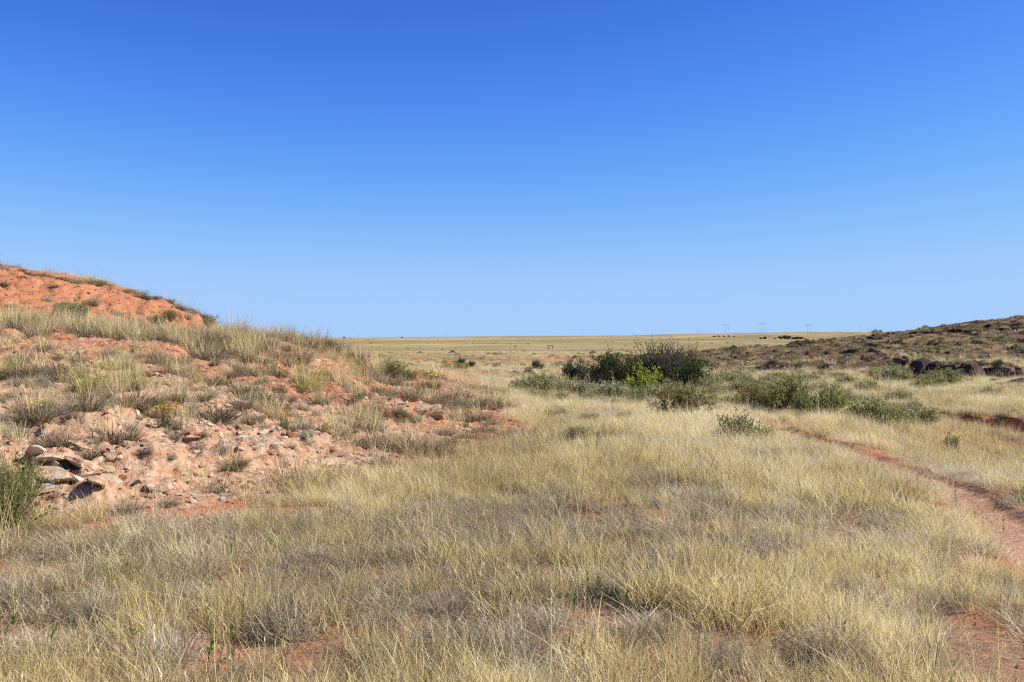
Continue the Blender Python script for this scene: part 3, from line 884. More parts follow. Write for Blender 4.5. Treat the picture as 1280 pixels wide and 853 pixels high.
# ------------------------------------------------------------------ single plants
def place(name, mesh, loc, scale, rotz, label, cat, group=None, sink=.03):
    o = bpy.data.objects.new(name, mesh); C.objects.link(o)
    o.location = (loc.x, loc.y, loc.z - sink * (scale if not isinstance(scale, tuple) else scale[2]))
    o.scale = (scale,) * 3 if not isinstance(scale, tuple) else scale
    o.rotation_euler = (0, 0, rotz)
    tag(o, label, cat, group)
    return o

def bunch_mesh(seed, mat, n=420, rad=.11, h=.34, tall=30, width=.007):
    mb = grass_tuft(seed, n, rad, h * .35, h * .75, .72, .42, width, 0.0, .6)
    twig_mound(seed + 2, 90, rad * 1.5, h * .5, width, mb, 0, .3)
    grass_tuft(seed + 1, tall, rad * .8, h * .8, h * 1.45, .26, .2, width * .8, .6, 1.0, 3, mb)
    return mb.mesh('bunchgrass', mat)
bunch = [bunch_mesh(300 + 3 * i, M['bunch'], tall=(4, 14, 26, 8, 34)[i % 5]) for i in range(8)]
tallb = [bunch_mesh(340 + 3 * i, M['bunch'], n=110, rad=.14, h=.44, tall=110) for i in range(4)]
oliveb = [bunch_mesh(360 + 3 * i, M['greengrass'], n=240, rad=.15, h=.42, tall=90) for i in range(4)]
greym = [twig_mound(380 + i, 900, .30, (.34, .28, .38, .3, .24)[i], .0034).mesh('twig_tangle', M['greytwig']) for i in range(5)]
rd = random.Random(5)
W1 = .45      # nominal width of a bunch mesh in metres
def clump(px, py, wpx, kind, label, group, d=None):
    p = at(px, py) if d is None else on_ground((px - CX) / FPX * d, d)
    w = wpx * {'g': 1.5, 't': 1.05}.get(kind, 1.25) / FPX * p.y
    if kind == 'g': nm, me, s = 'bunchgrass_clump', rd.choice(bunch), w / W1
    elif kind == 't': nm, me, s = 'tall_grass_clump', rd.choice(tallb), w / .55
    elif kind == 'o': nm, me, s = 'rabbitbrush', rd.choice(oliveb), w / .62
    else: nm, me, s = 'dead_shrub', rd.choice(greym), w / .62
    if kind == 'm' and p.y < 14 and p.x > -3: s *= 1.15
    return place(nm, me, p, (s, s, s * rd.uniform(.85, 1.1)), rd.uniform(0, 6.28), label, {'g': 'grass clump', 't': 'grass clump', 'o': 'shrub', 'm': 'dead shrub'}[kind], group)

LBL_BENCH = ('grey-brown bunchgrass clump on the pale stony bench of the left slope', 'bunchgrass on the pale stony bench')
for px, py, w in [(45, 522, 42), (105, 512, 46), (160, 508, 52), (70, 560, 46), (145, 554, 50), (113, 572, 30), (288, 584, 32), (272, 524, 42), (302, 508, 30), (22, 545, 26), (240, 520, 20), (325, 500, 34), (312, 528, 28),
                  (345, 512, 34), (30, 470, 40), (8, 500, 28), (220, 500, 26), (190, 520, 26), (375, 538, 26), (425, 545, 34), (470, 552, 24), (250, 545, 16), (182, 566, 18), (360, 560, 16), (300, 580, 20)]:
    clump(px, py, w, 'g', *LBL_BENCH)
LBL_FOOT = ('bunchgrass clump at the foot of the bare slope, bordering the valley grass', 'bunchgrass along the foot of the slope')
for px, py, w in [(270, 616, 34), (365, 606, 44), (392, 606, 46), (415, 604, 34), (510, 566, 54), (540, 568, 46), (490, 560, 30), (475, 582, 30), (640, 545, 26), (655, 550, 34), (620, 552, 30), (570, 557, 28), (585, 548, 24), (440, 596, 28), (160, 640, 30), (210, 632, 24), (330, 628, 26), (455, 560, 40)]:
    clump(px, py, w, 'g', *LBL_FOOT)
LBL_MID = ('bunchgrass clump on the red soil between the stony bench and terrace edge', 'bunchgrass on the red middle slope')
for px, py, w in [(60, 470, 40), (20, 455, 30), (55, 437, 22), (90, 500, 24), (262, 452, 34), (285, 450, 26), (190, 448, 22), (185, 425, 20), (305, 452, 24), (320, 470, 30), (345, 470, 26), (360, 455, 26), (300, 490, 24), (275, 480, 26), (250, 490, 22), (290, 470, 20),
                  (340, 448, 26), (375, 450, 30), (330, 440, 28), (360, 440, 24), (395, 440, 22), (405, 470, 20), (240, 445, 24), (225, 455, 22), (160, 450, 20), (130, 447, 22), (400, 432, 26), (415, 440, 26), (430, 446, 22), (345, 490, 24), (360, 500, 22)]:
    clump(px, py, w, 'g', *LBL_MID)
LBL_NOSE = ('bunchgrass clump on the falling nose of the left hill towards the valley', 'bunchgrass on the nose of the hill')
for px, py, w in [(445, 455, 26), (455, 470, 24), (470, 492, 30), (490, 480, 24), (505, 500, 40), (525, 497, 36), (535, 485, 28), (545, 505, 30), (560, 510, 34), (575, 500, 30), (590, 510, 30), (600, 525, 24), (610, 505, 30), (625, 512, 28), (545, 475, 22), (560, 482, 22), (580, 486, 24), (600, 490, 24), (620, 495, 24), (495, 515, 22), (605, 540, 26), (590, 527, 22), (475, 520, 24), (460, 510, 22), (480, 465, 22), (520, 472, 22)]:
    clump(px, py, w, 'g', *LBL_NOSE)
LBL_TALL = ('tall straw-coloured grass clump with loose stalks on the left slope', 'tall grass clumps on the slope')
for px, py, w in [(335, 522, 44), (440, 535, 56), (465, 538, 40), (425, 520, 34), (400, 505, 34), (375, 478, 40), (430, 485, 36), (345, 525, 30), (240, 478, 40), (225, 470, 36), (205, 470, 34), (170, 486, 40), (150, 492, 36), (60, 510, 34), (320, 515, 26), (455, 525, 34), (470, 470, 36), (455, 480, 30), (445, 500, 30), (80, 480, 30), (25, 515, 26), (540, 520, 28), (560, 525, 30)]:
    clump(px, py, w, 't', *LBL_TALL)
LBL_LIP = ('straw and grey grass clump in the thick band along the terrace edge', 'grass clumps along the terrace edge')
for i in range(100):
    px = -20 + 350 * (i + rd.random()) / 100
    d = 21.6 + rd.uniform(0, 3.6) + (px / 320) * 1.6
    clump(px, 0, rd.uniform(20, 36), rd.choice('gttg'), *LBL_LIP, d=d)
LBL_TERR = ('straw grass clump on the terrace at the toe of the red bank', 'grass clumps on the terrace below the bank')
for i in range(60):
    px = -20 + 340 * (i + rd.random()) / 60
    d = 25.5 + rd.uniform(0, 6.0) + (px / 320) * 2.2
    clump(px, 0, rd.uniform(16, 30), rd.choice('ttg'), *LBL_TERR, d=d)
LBL_RIDGE = ('dark grass clump on the skyline above the red bank', 'grass clumps on the skyline of the left hill')
for i in range(56):
    px = -10 + 285 * (i + rd.random()) / 56
    d = 42.0 + rd.uniform(-.6, 1.6)
    clump(px, 0, rd.uniform(9, 16), rd.choice('gggg'), *LBL_RIDGE, d=d)
LBL_CREST = ('straw grass clump on the skyline where the left hill drops away', 'grass clumps on the lower skyline')
for i in range(34):
    px = 290 + 165 * (i + rd.random()) / 34
    d = lerp(28, 37, i / 34) + rd.uniform(-3, 1.5)
    clump(px, 0, rd.uniform(14, 28), rd.choice('gtt'), *LBL_CREST, d=d)
LBL_BANK = ('small grey grass clump clinging to the bare red bank', 'clumps clinging to the red bank')
for px, py, w in [(5, 357, 14), (28, 348, 9), (68, 358, 9), (95, 355, 9), (60, 376, 18), (118, 380, 20), (143, 394, 14), (170, 402, 16), (15, 384, 12), (235, 398, 18), (225, 388, 14), (180, 372, 7)]:
    clump(px, py, w, 'g' if w < 15 else 'm', *LBL_BANK)

for i in range(16):
    px = rd.uniform(5, 480); py = rd.uniform(455, 545)
    clump(px, py, rd.uniform(16, 28), 't', *LBL_TALL)
for i in range(34):
    px = rd.uniform(5, 470); py = rd.uniform(445, 500)
    clump(px, py, rd.uniform(12, 24), 'g', *LBL_MID)
for i in range(24):
    px = rd.uniform(430, 640); py = rd.uniform(480, 545)
    clump(px, py, rd.uniform(12, 22), 'g', *LBL_NOSE)
for i in range(16):  # clumps added along the lip to shade the cut bank's face
    x = 11.6 + 8.5 * (i + rd.random()) / 16
    y = 26.2 - .35 * (x - 14) + (float(fbm(np.array([x * .9]), np.array([0.0]), 82, 4)[0]) - .5) * 1.6 + rd.uniform(.0, .35)
    p = on_ground(x, y)
    place('bunchgrass_clump', rd.choice(bunch), p, rd.uniform(.8, 1.3), rd.uniform(0, 6), 'dark bunchgrass hanging over the lip of the cut bank', 'grass clump', 'bunchgrass on the lip of the cut bank')
# olive rabbitbrush
for px, py, w, lab in [(118, 490, 62, 'broad yellow-green rabbitbrush spilling over red soil below the terrace band'), (150, 486, 52, 'yellow-green rabbitbrush crowding the right side of the broad one'),
                       (165, 478, 40, 'greener rabbitbrush tuft behind the pair of broad ones'), (385, 486, 46, 'olive rabbitbrush with grey twigs on the middle of the slope'),
                       (408, 478, 36, 'yellowish rabbitbrush beside the grey-twigged olive one'), (300, 437, 40, 'bright green rabbitbrush at the end of the terrace band'),
                       (445, 468, 28, 'sunlit yellow spiky tuft above the green mound on the slope'), (12, 470, 36, 'pale olive rabbitbrush under the terrace band by the grey dead branch')]:
    clump(px, py, w, 'o', lab, None)
# grey dead mounds on the slope
LBL_GM = ('low grey mound of dead twigs on the stony slope', 'grey dead mounds on the slope')
for px, py, w in [(45, 505, 30), (215, 572, 16), (262, 497, 26), (240, 510, 24), (105, 470, 34), (55, 480, 30), (350, 500, 24), (400, 520, 26), (415, 540, 24), (20, 480, 30), (310, 440, 22), (275, 436, 26), (345, 430, 20), (475, 540, 24), (550, 545, 26), (500, 475, 20), (90, 520, 22), (30, 530, 20), (380, 512, 26), (365, 520, 22)]:
    clump(px, py, w, 'm', *LBL_GM)
for i in range(34):
    px = rd.uniform(0, 560); py = rd.uniform(450, 550)
    clump(px, py, rd.uniform(14, 30), 'm', *LBL_GM)
# grey tangles standing in the foreground grass
LBL_FG = ('grey tangle of dead twigs standing in the foreground dry grass', 'grey tangles in the foreground grass')
for px, py, w in FG_TANGLES:
    clump(px, py, w * .85, 'm', *LBL_FG)

# green weeds sprouting in the gaps of the foreground
def weed_mesh(seed):
    r = random.Random(seed); mb = MB()
    for s in range(r.choice((1, 1, 2))):
        h = r.uniform(.16, .3); lean = rdir(r, r.uniform(.02, .25)); o = Vector((r.gauss(0, .02), r.gauss(0, .02), -.02))
        mb.tube([o, o + lean * h * .5, o + lean * h], .004, .002, .3, 3)
        for k in range(16):
            t = r.uniform(.1, 1); d = rdir(r, r.uniform(.4, 1.0))
            mb.leaf(o + lean * (h * t), d, .013, r.uniform(.035, .07), Vector((0, 0, 1)), r.random())
    return mb.mesh('green_weed', M['weed'])
weeds = [weed_mesh(400 + i) for i in range(6)]
LBL_W = ('short upright green weed sprouting through the dry foreground grass', 'green weeds in the foreground')
for px, py in [(12, 790), (13, 775), (290, 700), (288, 690), (302, 745), (268, 800), (262, 812), (258, 830), (270, 790), (320, 795), (335, 800), (345, 805), (300, 830), (310, 790), (175, 845), (172, 825), (160, 730), (640, 745), (641, 755), (720, 720), (722, 735), (775, 760), (770, 752), (715, 765), (600, 800), (755, 750), (748, 756), (735, 748),
               (700, 640), (696, 650), (705, 635), (455, 690), (420, 790), (375, 800), (368, 790), (1060, 820), (990, 745), (1000, 740), (780, 770), (590, 845), (730, 850), (700, 840), (880, 830), (1145, 790), (1160, 795), (1200, 640), (1215, 650), (1190, 630), (1255, 665), (1240, 640), (620, 830), (350, 845), (60, 830), (5, 800), (280, 845), (265, 850), (655, 700), (810, 640), (540, 740), (500, 760)]:
    place('green_weed', rd.choice(weeds), at(px + rd.uniform(-2, 2), py), rd.uniform(.5, .85), rd.uniform(0, 6), *LBL_W[:1], 'weed', LBL_W[1], 0)

# plants in yellow flower
def flower_plant(seed, n=26, h=.26):
    r = random.Random(seed)
    st, lf, fl = MB(), MB(), MB()
    for i in range(n):
        d = rdir(r, abs(r.gauss(0, .5))); L = h * r.uniform(.7, 1.15)
        b = Vector((r.gauss(0, .03), r.gauss(0, .03), -.03))
        q = [b, b + d * L * .5, b + d * L * .75 + Vector((0, 0, L * .28))]
        st.tube(q, .003, .002, r.random(), 3)
        for k in range(8):
            t = r.uniform(.1, .8)
            lf.leaf(q[0].lerp(q[2], t) + Vector((r.gauss(0, .012), r.gauss(0, .012), 0)), rdir(r, r.uniform(.3, 1.3)), .012, r.uniform(.03, .055), rdir(r, .5), r.random())
        if r.random() < .8:
            c = q[2] + Vector((0, 0, .02)); nrm = (d + Vector((.3, -.4, .5))).normalized(); u = nrm.orthogonal().normalized(); w = nrm.cross(u)
            for k in range(8):
                a = k * math.pi / 4
                fl.leaf(c, (u * math.cos(a) + w * math.sin(a) + nrm * .15).normalized(), .021, .027, nrm, r.random())
    return st.mesh('stems', M['twig']), lf.mesh('leaves', M['saltgreen']), fl.mesh('blossoms', M['petal'])
fkinds = [flower_plant(500 + i, (26, 18, 32, 22)[i]) for i in range(4)]
def flower(px, py, wpx, label, group=None):
    p = at(px, py); s = wpx * .85 / FPX * p.y / .34
    e = empty('yellow_flower_plant', p); e.scale = (s, s, s); e.rotation_euler.z = rd.uniform(0, 6)
    k = rd.choice(fkinds)
    for nm, me in zip(('stems', 'leaves', 'blossoms'), k):
        o = bpy.data.objects.new(nm, me); C.objects.link(o); o.parent = e
    tag(e, label, 'flower', group)
flower(48, 518, 28, 'yellow flower tuft leaning against bunchgrass on the pale bench above the slabs')
flower(208, 536, 46, 'wide yellow flower tuft over grey stalks on the pale stony bench')
flower(356, 538, 34, 'yellow flowering plant with many blooms on the ledge edge')
flower(372, 530, 22, 'small yellow flowering plant just behind the many-bloomed one')
flower(404, 541, 24, 'compact green plant with few yellow blooms beside a dark crack')
LBL_FN = ('small yellow flower tuft on the nose of the left hill', 'yellow flowers on the nose of the hill')
for px, py, w in [(538, 476, 18), (545, 478, 16), (552, 477, 10), (555, 457, 8), (562, 460, 9), (569, 459, 7), (530, 472, 7), (476, 446, 6), (545, 461, 6), (575, 463, 7), (585, 522, 12)]:
    flower(px, py, w * 1.4, *LBL_FN)
LBL_FR = ('tiny yellow flower tuft on the dark rocky rise', 'yellow flowers on the rocky rise')
for i in range(46):
    px = rd.uniform(940, 1278); py = rd.uniform(430 - (px - 940) * .06, 476)
    flower(px, py, rd.uniform(3.5, 6.5), *LBL_FR)
for px, py, w in [(1011, 458, 9), (1072, 478, 8), (1165, 443, 8), (1215, 478, 9), (973, 462, 7)]:
    flower(px, py, w, *LBL_FR)

# small bright green plants on the nose
LBL_SG = ('small rounded bright green plant on the red soil of the hill nose', 'small green plants on the nose')
sg = [shrub_meshes(600 + i, .3, .26, 9, .02, 500, M['weed'], M['twig'], 0, .6, .003) for i in range(2)]
def shrub(px, py, wpx, hpx, kind, label, group=None, d=None):
    p = at(px, py) if d is None else on_ground((px - CX) / FPX * d, d)
    m = kind[0]; w = wpx * 1.28 / FPX * p.y / kind[1]; h = hpx * 1.35 / FPX * p.y / kind[2]
    e = empty(kind[3], p - Vector((0, 0, .02))); e.scale = (w, w, h); e.rotation_euler.z = rd.uniform(0, 6)
    for nm, me in zip(('stems', 'foliage'), m):
        o = bpy.data.objects.new(nm, me); C.objects.link(o); o.parent = e
    tag(e, label, 'shrub', group)
    return e
for px, py, w in [(453, 500, 16), (487, 501, 10), (582, 521, 14), (512, 527, 18), (608, 533, 9), (583, 535, 9), (500, 527, 10), (525, 492, 12), (412, 505, 10), (345, 462, 12), (165, 440, 10)]:
    shrub(px, py, w, w * .9, (rd.choice(sg), .3, .26, 'green_plant'), *LBL_SG)

# the big shrubs
K = {}
for nm, seed, w, h, st, lf, nl, lm, tm, br, upr in [
        ('sage0', 700, 1.2, .65, 22, .045, 3600, 'sage', 'twig', 0, .25), ('sage1', 701, 1.2, .65, 22, .045, 3600, 'sage', 'twig', .08, .25),
        ('salt0', 710, 1.2, .8, 22, .045, 3800, 'saltgreen', 'twig', 0, .35), ('salt1', 711, 1.2, .8, 24, .042, 3800, 'saltgreen', 'twig', .05, .35),
        ('olive0', 720, 1.4, .85, 30, .035, 4200, 'olive', 'twig', 0, .35),
        ('dark0', 730, 2.4, 1.8, 26, .07, 5600, 'dark', 'darktwig', .16, .5), ('dark1', 731, 2.4, 1.8, 36, .065, 3600, 'dark', 'darktwig', .36, .55), ('dark2', 732, 2.4, 1.8, 42, .06, 1900, 'dark', 'darktwig', .45, .6),
        ('dgrey0', 740, 1.6, 1.0, 24, .05, 4200, 'darkgrey', 'darktwig', .1, .35),
        ('lime0', 750, 1.0, .9, 14, .06, 1500, 'lime', 'twig', 0, .6),
        ('open0', 760, 1.3, .7, 14, .05, 1500, 'sage', 'twig', .1, .45)]:
    K[nm] = (shrub_meshes(seed, w, h, st, lf, nl, M[lm], M[tm], br, upr, .006 if h < 1 else .011), w, h, {'sage': 'saltbush', 'salt': 'saltbush', 'oliv': 'olive_shrub', 'dark': 'thicket_shrub', 'dgre': 'dark_shrub', 'lime': 'yellow_green_shrub', 'open': 'open_saltbush'}[nm[:4]])
G_TH = 'shrubs of the dark thicket'
for px, py, w, h, k, lab in [
        (800, 489, 70, 46, 'dark1', 'dark thicket shrub with bare pointed twigs filling the middle of the thicket'),
        (835, 489, 84, 62, 'dark2', 'tallest twiggy dark shrub of the thicket, its bare grey top above the rest'),
        (815, 486, 60, 58, 'dark1', 'half-bare dark shrub between the tallest twiggy one and the leafy green one'),
        (766, 488, 66, 50, 'dark0', 'leafy dark green shrub on the thicket side towards the red bank'),
        (861, 491, 56, 44, 'dark0', 'low leafy dark shrub at the thicket end towards the rocky rise'),
        (845, 484, 70, 54, 'dark2', 'bare grey-brown shrub at the back of the dark thicket'),
        (742, 489, 44, 32, 'dark2', 'low brown leafless shrub between the leafy green and grey-green thicket shrubs'),
        (722, 483, 46, 32, 'dgrey0', 'dark grey-green shrub at the thicket end beside red earth'),
        (688, 484, 22, 14, 'dgrey0', 'small dark grey shrub on the red lump of earth past the thicket')]:
    shrub(px, py, w * .95, h * .92, K[k], lab, None)
shrub(806, 500, 44, 40, K['lime0'], 'bright yellow-green leafy shrub in front of the dark thicket')
shrub(853, 524, 78, 44, K['olive0'], 'rounded olive-brown shrub standing alone in straw grass before the thicket')
shrub(925, 555, 66, 38, K['open0'], 'open grey-green saltbush in straw grass beside the start of the path')
shrub(957, 555, 30, 24, K['open0'], 'small grey-green side clump leaning from the open saltbush')
shrub(897, 552, 22, 16, K['sage0'], 'tiny dark saltbush sprig beside the open grey-green one')
LBL_ST = ('low grey-green saltbush in the belt in front of the dark thicket', 'saltbush belt before the thicket')
for px, py, w, h in [(655, 493, 40, 18), (680, 494, 50, 24), (705, 495, 44, 22), (728, 497, 40, 18), (755, 500, 46, 20), (775, 503, 44, 22), (740, 506, 36, 15), (795, 506, 34, 16), (815, 507, 40, 26), (835, 505, 44, 28), (670, 500, 34, 14), (700, 503, 30, 12), (765, 510, 30, 12)]:
    shrub(px, py, w, h, K[rd.choice(('sage0', 'sage1'))], *LBL_ST)
LBL_SR = ('low grey-green saltbush between the dark thicket and the rocky rise', 'saltbush towards the rocky rise')
for px, py, w, h in [(890, 492, 40, 20), (905, 485, 44, 20), (925, 482, 40, 16), (900, 500, 34, 16), (882, 500, 30, 14), (958, 482, 24, 12), (968, 474, 22, 9), (1000, 482, 34, 16), (1015, 480, 28, 14), (1026, 473, 24, 10), (912, 494, 30, 12), (940, 470, 18, 7), (985, 490, 30, 14), (1060, 484, 30, 14), (930, 495, 40, 18), (948, 490, 36, 18), (965, 494, 40, 18), (1005, 497, 44, 18), (1030, 492, 36, 16), (1045, 500, 40, 16), (895, 510, 34, 16), (1125, 505, 40, 16), (1140, 520, 40, 18), (1060, 510, 40, 18), (1090, 512, 40, 16), (980, 478, 26, 12), (1045, 476, 26, 10), (915, 476, 30, 12), (870, 507, 26, 12), (1238, 494, 26, 10), (1000, 470, 16, 7), (925, 468, 14, 6)]:
    shrub(px, py, w, h, K[rd.choice(('sage0', 'sage1'))], *LBL_SR)
for px, py, w, h, k, lab in [
        (945, 516, 46, 36, 'olive0', 'brownish-green shrub at the thicket-side end of the green shrub row'),
        (965, 517, 40, 34, 'salt1', 'green shrub second from the thicket-side end of the row'),
        (988, 519, 50, 52, 'salt0', 'tallest fresh green shrub of the row beyond the path'),
        (1010, 520, 36, 30, 'salt1', 'low green shrub right behind the bend of the path'),
        (1035, 523, 48, 40, 'salt1', 'green shrub with shadowed side by the pale leaning stick'),
        (922, 513, 38, 20, 'sage0', 'low grey-green bush outside the thicket-side end of the row'),
        (1088, 535, 66, 38, 'salt0', 'broad green shrub beyond the path with dead stalks at its foot'),
        (1112, 532, 44, 28, 'salt1', 'green shrub joined to the broad one beyond the path'),
        (1150, 533, 56, 28, 'sage1', 'grey-green shrub beside the cut bank of the wash'),
        (1068, 530, 36, 22, 'olive0', 'olive shrub between the pale leaning stick and the broad green shrub'),
        (1085, 494, 36, 20, 'salt0', 'round green saltbush on straw grass below the dark ledges'),
        (1115, 480, 52, 24, 'sage1', 'large grey-green saltbush growing against the dark ledges'),
        (1162, 489, 44, 20, 'salt1', 'green saltbush casting black shade below the ledges'),
        (1184, 484, 40, 24, 'salt0', 'taller green saltbush rising behind the one with black shade'),
        (1248, 468, 16, 16, 'dgrey0', 'dark shrub beside a pale grass clump on the rocky rise'),
        (672, 462, 16, 11, 'dgrey0', 'dark round bush alone on yellow grass across the valley'),
        (661, 468, 14, 6, 'dgrey0', 'low dark bush near the round one across the valley'),
        (575, 459, 16, 11, 'dgrey0', 'dark bush showing behind the yellow flowers of the hill nose'),
        (588, 460, 14, 8, 'dgrey0', 'smaller dark bush next to the one behind the yellow flowers'),
        (1188, 565, 30, 22, 'open0', 'sparse twiggy shrub in the grass in front of the wash'),
        (700, 525, 44, 14, 'salt1', 'low yellowish-green plant cover in the straw grass before the saltbush belt'),
        (735, 530, 36, 14, 'olive0', 'low olive bush in the straw grass before the saltbush belt'),
        (780, 530, 26, 16, 'olive0', 'small olive bush near the rounded olive-brown shrub'),
        (720, 550, 44, 18, 'olive0', 'spreading olive bush amid pale straw grass in the valley'),
        (755, 552, 44, 16, 'olive0', 'flat olive-green bush next to the spreading one in pale straw grass'),
        (492, 472, 44, 22, 'salt1', 'green mound shrub with grey skirt on the crest of the hill nose'),
        (512, 476, 22, 12, 'olive0', 'small olive shrub tucked beside the green mound on the hill nose'),
        (575, 512, 26, 12, 'sage0', 'pale green low bush on the lower nose of the hill'),
        (92, 397, 40, 22, 'sage1', 'olive-green shrub at the toe of the red bank'),
        (78, 394, 26, 14, 'sage0', 'small grey-green shrub next to the olive-green one at the bank toe'),
        (213, 403, 26, 16, 'olive0', 'brown-green shrub at the lower end of the red bank'),
        (196, 405, 24, 12, 'sage1', 'pale grey shrub beside the brown-green one at the bank'),
        (276, 410, 34, 20, 'dgrey0', 'dark spiky shrub on the skyline at the end of the red bank'),
        (262, 410, 24, 16, 'olive0', 'olive shrub against the dark spiky one on the skyline'),
        ]:
    shrub(px, py, w, h, K[k], lab, None)
# the big green shrub at the left edge
K['broom0'] = (shrub_meshes(770, 1.3, .95, 46, .05, 9000, M['feather'], M['twig'], 0, .6, .004, .2), 1.3, .95, 'broom_shrub')
shrub(4, 668, 96, 104, K['broom0'], 'large feathery grey-green shrub at the foot of the stony ledge', None)
shrub(160, 734, 50, 36, K['broom0'], 'small dark green shrub within the foreground straw grass', None)
# spiky tuft
def spiky():
    return grass_tuft(905, 46, .06, .45, .7, .5, .1, .022, .2, .8, 3).mesh('spiky_tuft', M['bunch'])
place('spiky_tuft', spiky(), at(660, 556), .65, 0, 'spiky narrow-leaved tuft leaning over bare red soil', 'tuft')

# ------------------------------------------------------------------ stones
LBL_SL = ('pale limestone slab jutting from the eroded ledge of the left slope', 'pale slabs on the eroded ledge')
slabs = [rock_mesh(800 + i, .5, .36, .16, M['palestone'], 12, 3) for i in range(6)]
for px, py, w in [(62, 572, 40), (88, 575, 36), (108, 585, 44), (70, 596, 46), (95, 600, 30), (45, 566, 28), (120, 602, 34), (80, 562, 30), (100, 560, 26), (60, 610, 26), (125, 575, 24), (40, 590, 24), (140, 600, 20), (72, 585, 24), (52, 580, 26), (112, 596, 24), (135, 588, 20)]:
    p = at(px, py); s = w * 1.4 / FPX * p.y
    o = place('flat_limestone', rd.choice(slabs), p + Vector((0, 0, .04 * s)), (s * 1.15, s * .9, s * rd.uniform(.7, 1.2)), rd.uniform(0, 6), *LBL_SL[:1], 'rock', LBL_SL[1], .03)
    o.rotation_euler = (rd.gauss(.1, .2), rd.gauss(.15, .2), rd.uniform(0, 6))
LBL_SB = ('pale weathered stone on the bare bench of the left slope', 'pale stones on the bench')
for px, py, w in [(165, 540, 14), (195, 520, 14), (170, 515, 16), (180, 555, 14), (240, 545, 22), (250, 535, 18), (262, 530, 14), (230, 560, 14), (275, 545, 16), (300, 540, 14), (250, 505, 14), (232, 508, 16), (330, 540, 20), (400, 560, 22), (420, 568, 30), (440, 565, 26), (385, 575, 20), (410, 580, 24), (430, 582, 22), (360, 560, 16), (345, 555, 20), (320, 558, 22), (160, 585, 14), (100, 620, 10), (115, 632, 9), (150, 560, 16), (370, 548, 16), (390, 552, 14), (25, 530, 18), (55, 525, 14), (460, 575, 20), (300, 560, 12), (205, 545, 12), (215, 552, 14),
                  (527, 510, 30), (540, 512, 30), (550, 520, 26), (518, 503, 24), (556, 528, 18), (500, 505, 16), (537, 522, 18), (44, 425, 14), (90, 440, 14), (245, 470, 10), (70, 442, 12), (105, 445, 12)]:
    p = at(px, py); s = w * 1.2 / FPX * p.y
    o = place('limestone', rd.choice(slabs), p, (s, s * .9, s * rd.uniform(.7, 1.2)), rd.uniform(0, 6), *LBL_SB[:1], 'rock', LBL_SB[1], .05)
    o.rotation_euler = (rd.gauss(.05, .15), rd.gauss(.15, .15), rd.uniform(0, 6))
LBL_RC = ('reddish rock lump breaking out of the bare red bank', 'rock lumps in the red bank')
reds = [rock_mesh(830 + i, .5, .4, .3, M['redstone'], 9, 2) for i in range(4)]
for px, py, w in [(155, 374, 12), (160, 372, 8), (205, 382, 12), (215, 384, 8), (32, 368, 10), (5, 368, 8), (95, 368, 6), (110, 365, 8), (235, 395, 14), (130, 358, 8), (66, 358, 7), (176, 380, 6)]:
    p = at(px, py); s = w / FPX * p.y * 1.2
    place('clay_rock', rd.choice(reds), p, (s, s, s * .7), rd.uniform(0, 6), *LBL_RC[:1], 'rock', LBL_RC[1], .1)
# dark ledge rocks on the right rise
darks = [rock_mesh(860 + i, .5, .42, .34, M['darkstone'], 11, 2) for i in range(7)]
LBL_DK = ('dark weathered ledge rock on the rocky rise', 'dark rocks of the rocky rise')
def dark_row(px0, py0, px1, py1, n, w0, w1, jit):
    for i in range(n):
        t = (i + rd.random()) / n
        p = at(lerp(px0, px1, t), lerp(py0, py1, t) + rd.gauss(0, jit)); s = rd.uniform(w0, w1) * 1.35 / FPX * p.y
        o = place('ledge_rock', rd.choice(darks), p, (s * rd.uniform(1, 1.6), s, s * rd.uniform(.9, 1.5)), rd.uniform(-.5, .5), *LBL_DK[:1], 'rock', LBL_DK[1], .1)
for a in [(1150, 468, 1280, 474, 34, 16, 34, 4), (1130, 470, 1200, 476, 20, 14, 28, 3), (1180, 455, 1240, 460, 14, 12, 22, 3), (940, 465, 1010, 461, 16, 6, 12, 2.5), (990, 463, 1060, 467, 14, 6, 12, 3), (1080, 447, 1130, 450, 16, 7, 14, 2), (1080, 424, 1120, 419, 12, 7, 14, 1.5),
          (990, 431, 1035, 428, 14, 6, 11, 1), (1130, 418, 1280, 408, 22, 6, 12, 2), (900, 448, 960, 446, 12, 5, 9, 2), (1140, 440, 1280, 448, 24, 6, 12, 3), (1060, 438, 1140, 434, 16, 5, 9, 2), (960, 450, 1060, 446, 18, 5, 9, 3), (1200, 428, 1280, 425, 14, 6, 11, 2), (1060, 470, 1110, 462, 12, 6, 12, 3)]:
    dark_row(*a)
# red earth lumps across the valley by the thicket
for px, py, w, lab in [(700, 478, 18, 'red earth lump at the thicket end near the small grey shrub'), (690, 481, 12, 'smaller red earth lump under the small grey shrub')]:
    p = at(px, py); s = w / FPX * p.y * 1.2
    place('earth_lump', reds[0], p, (s, s, s * .8), .4, lab, 'earth lump', None, .1)

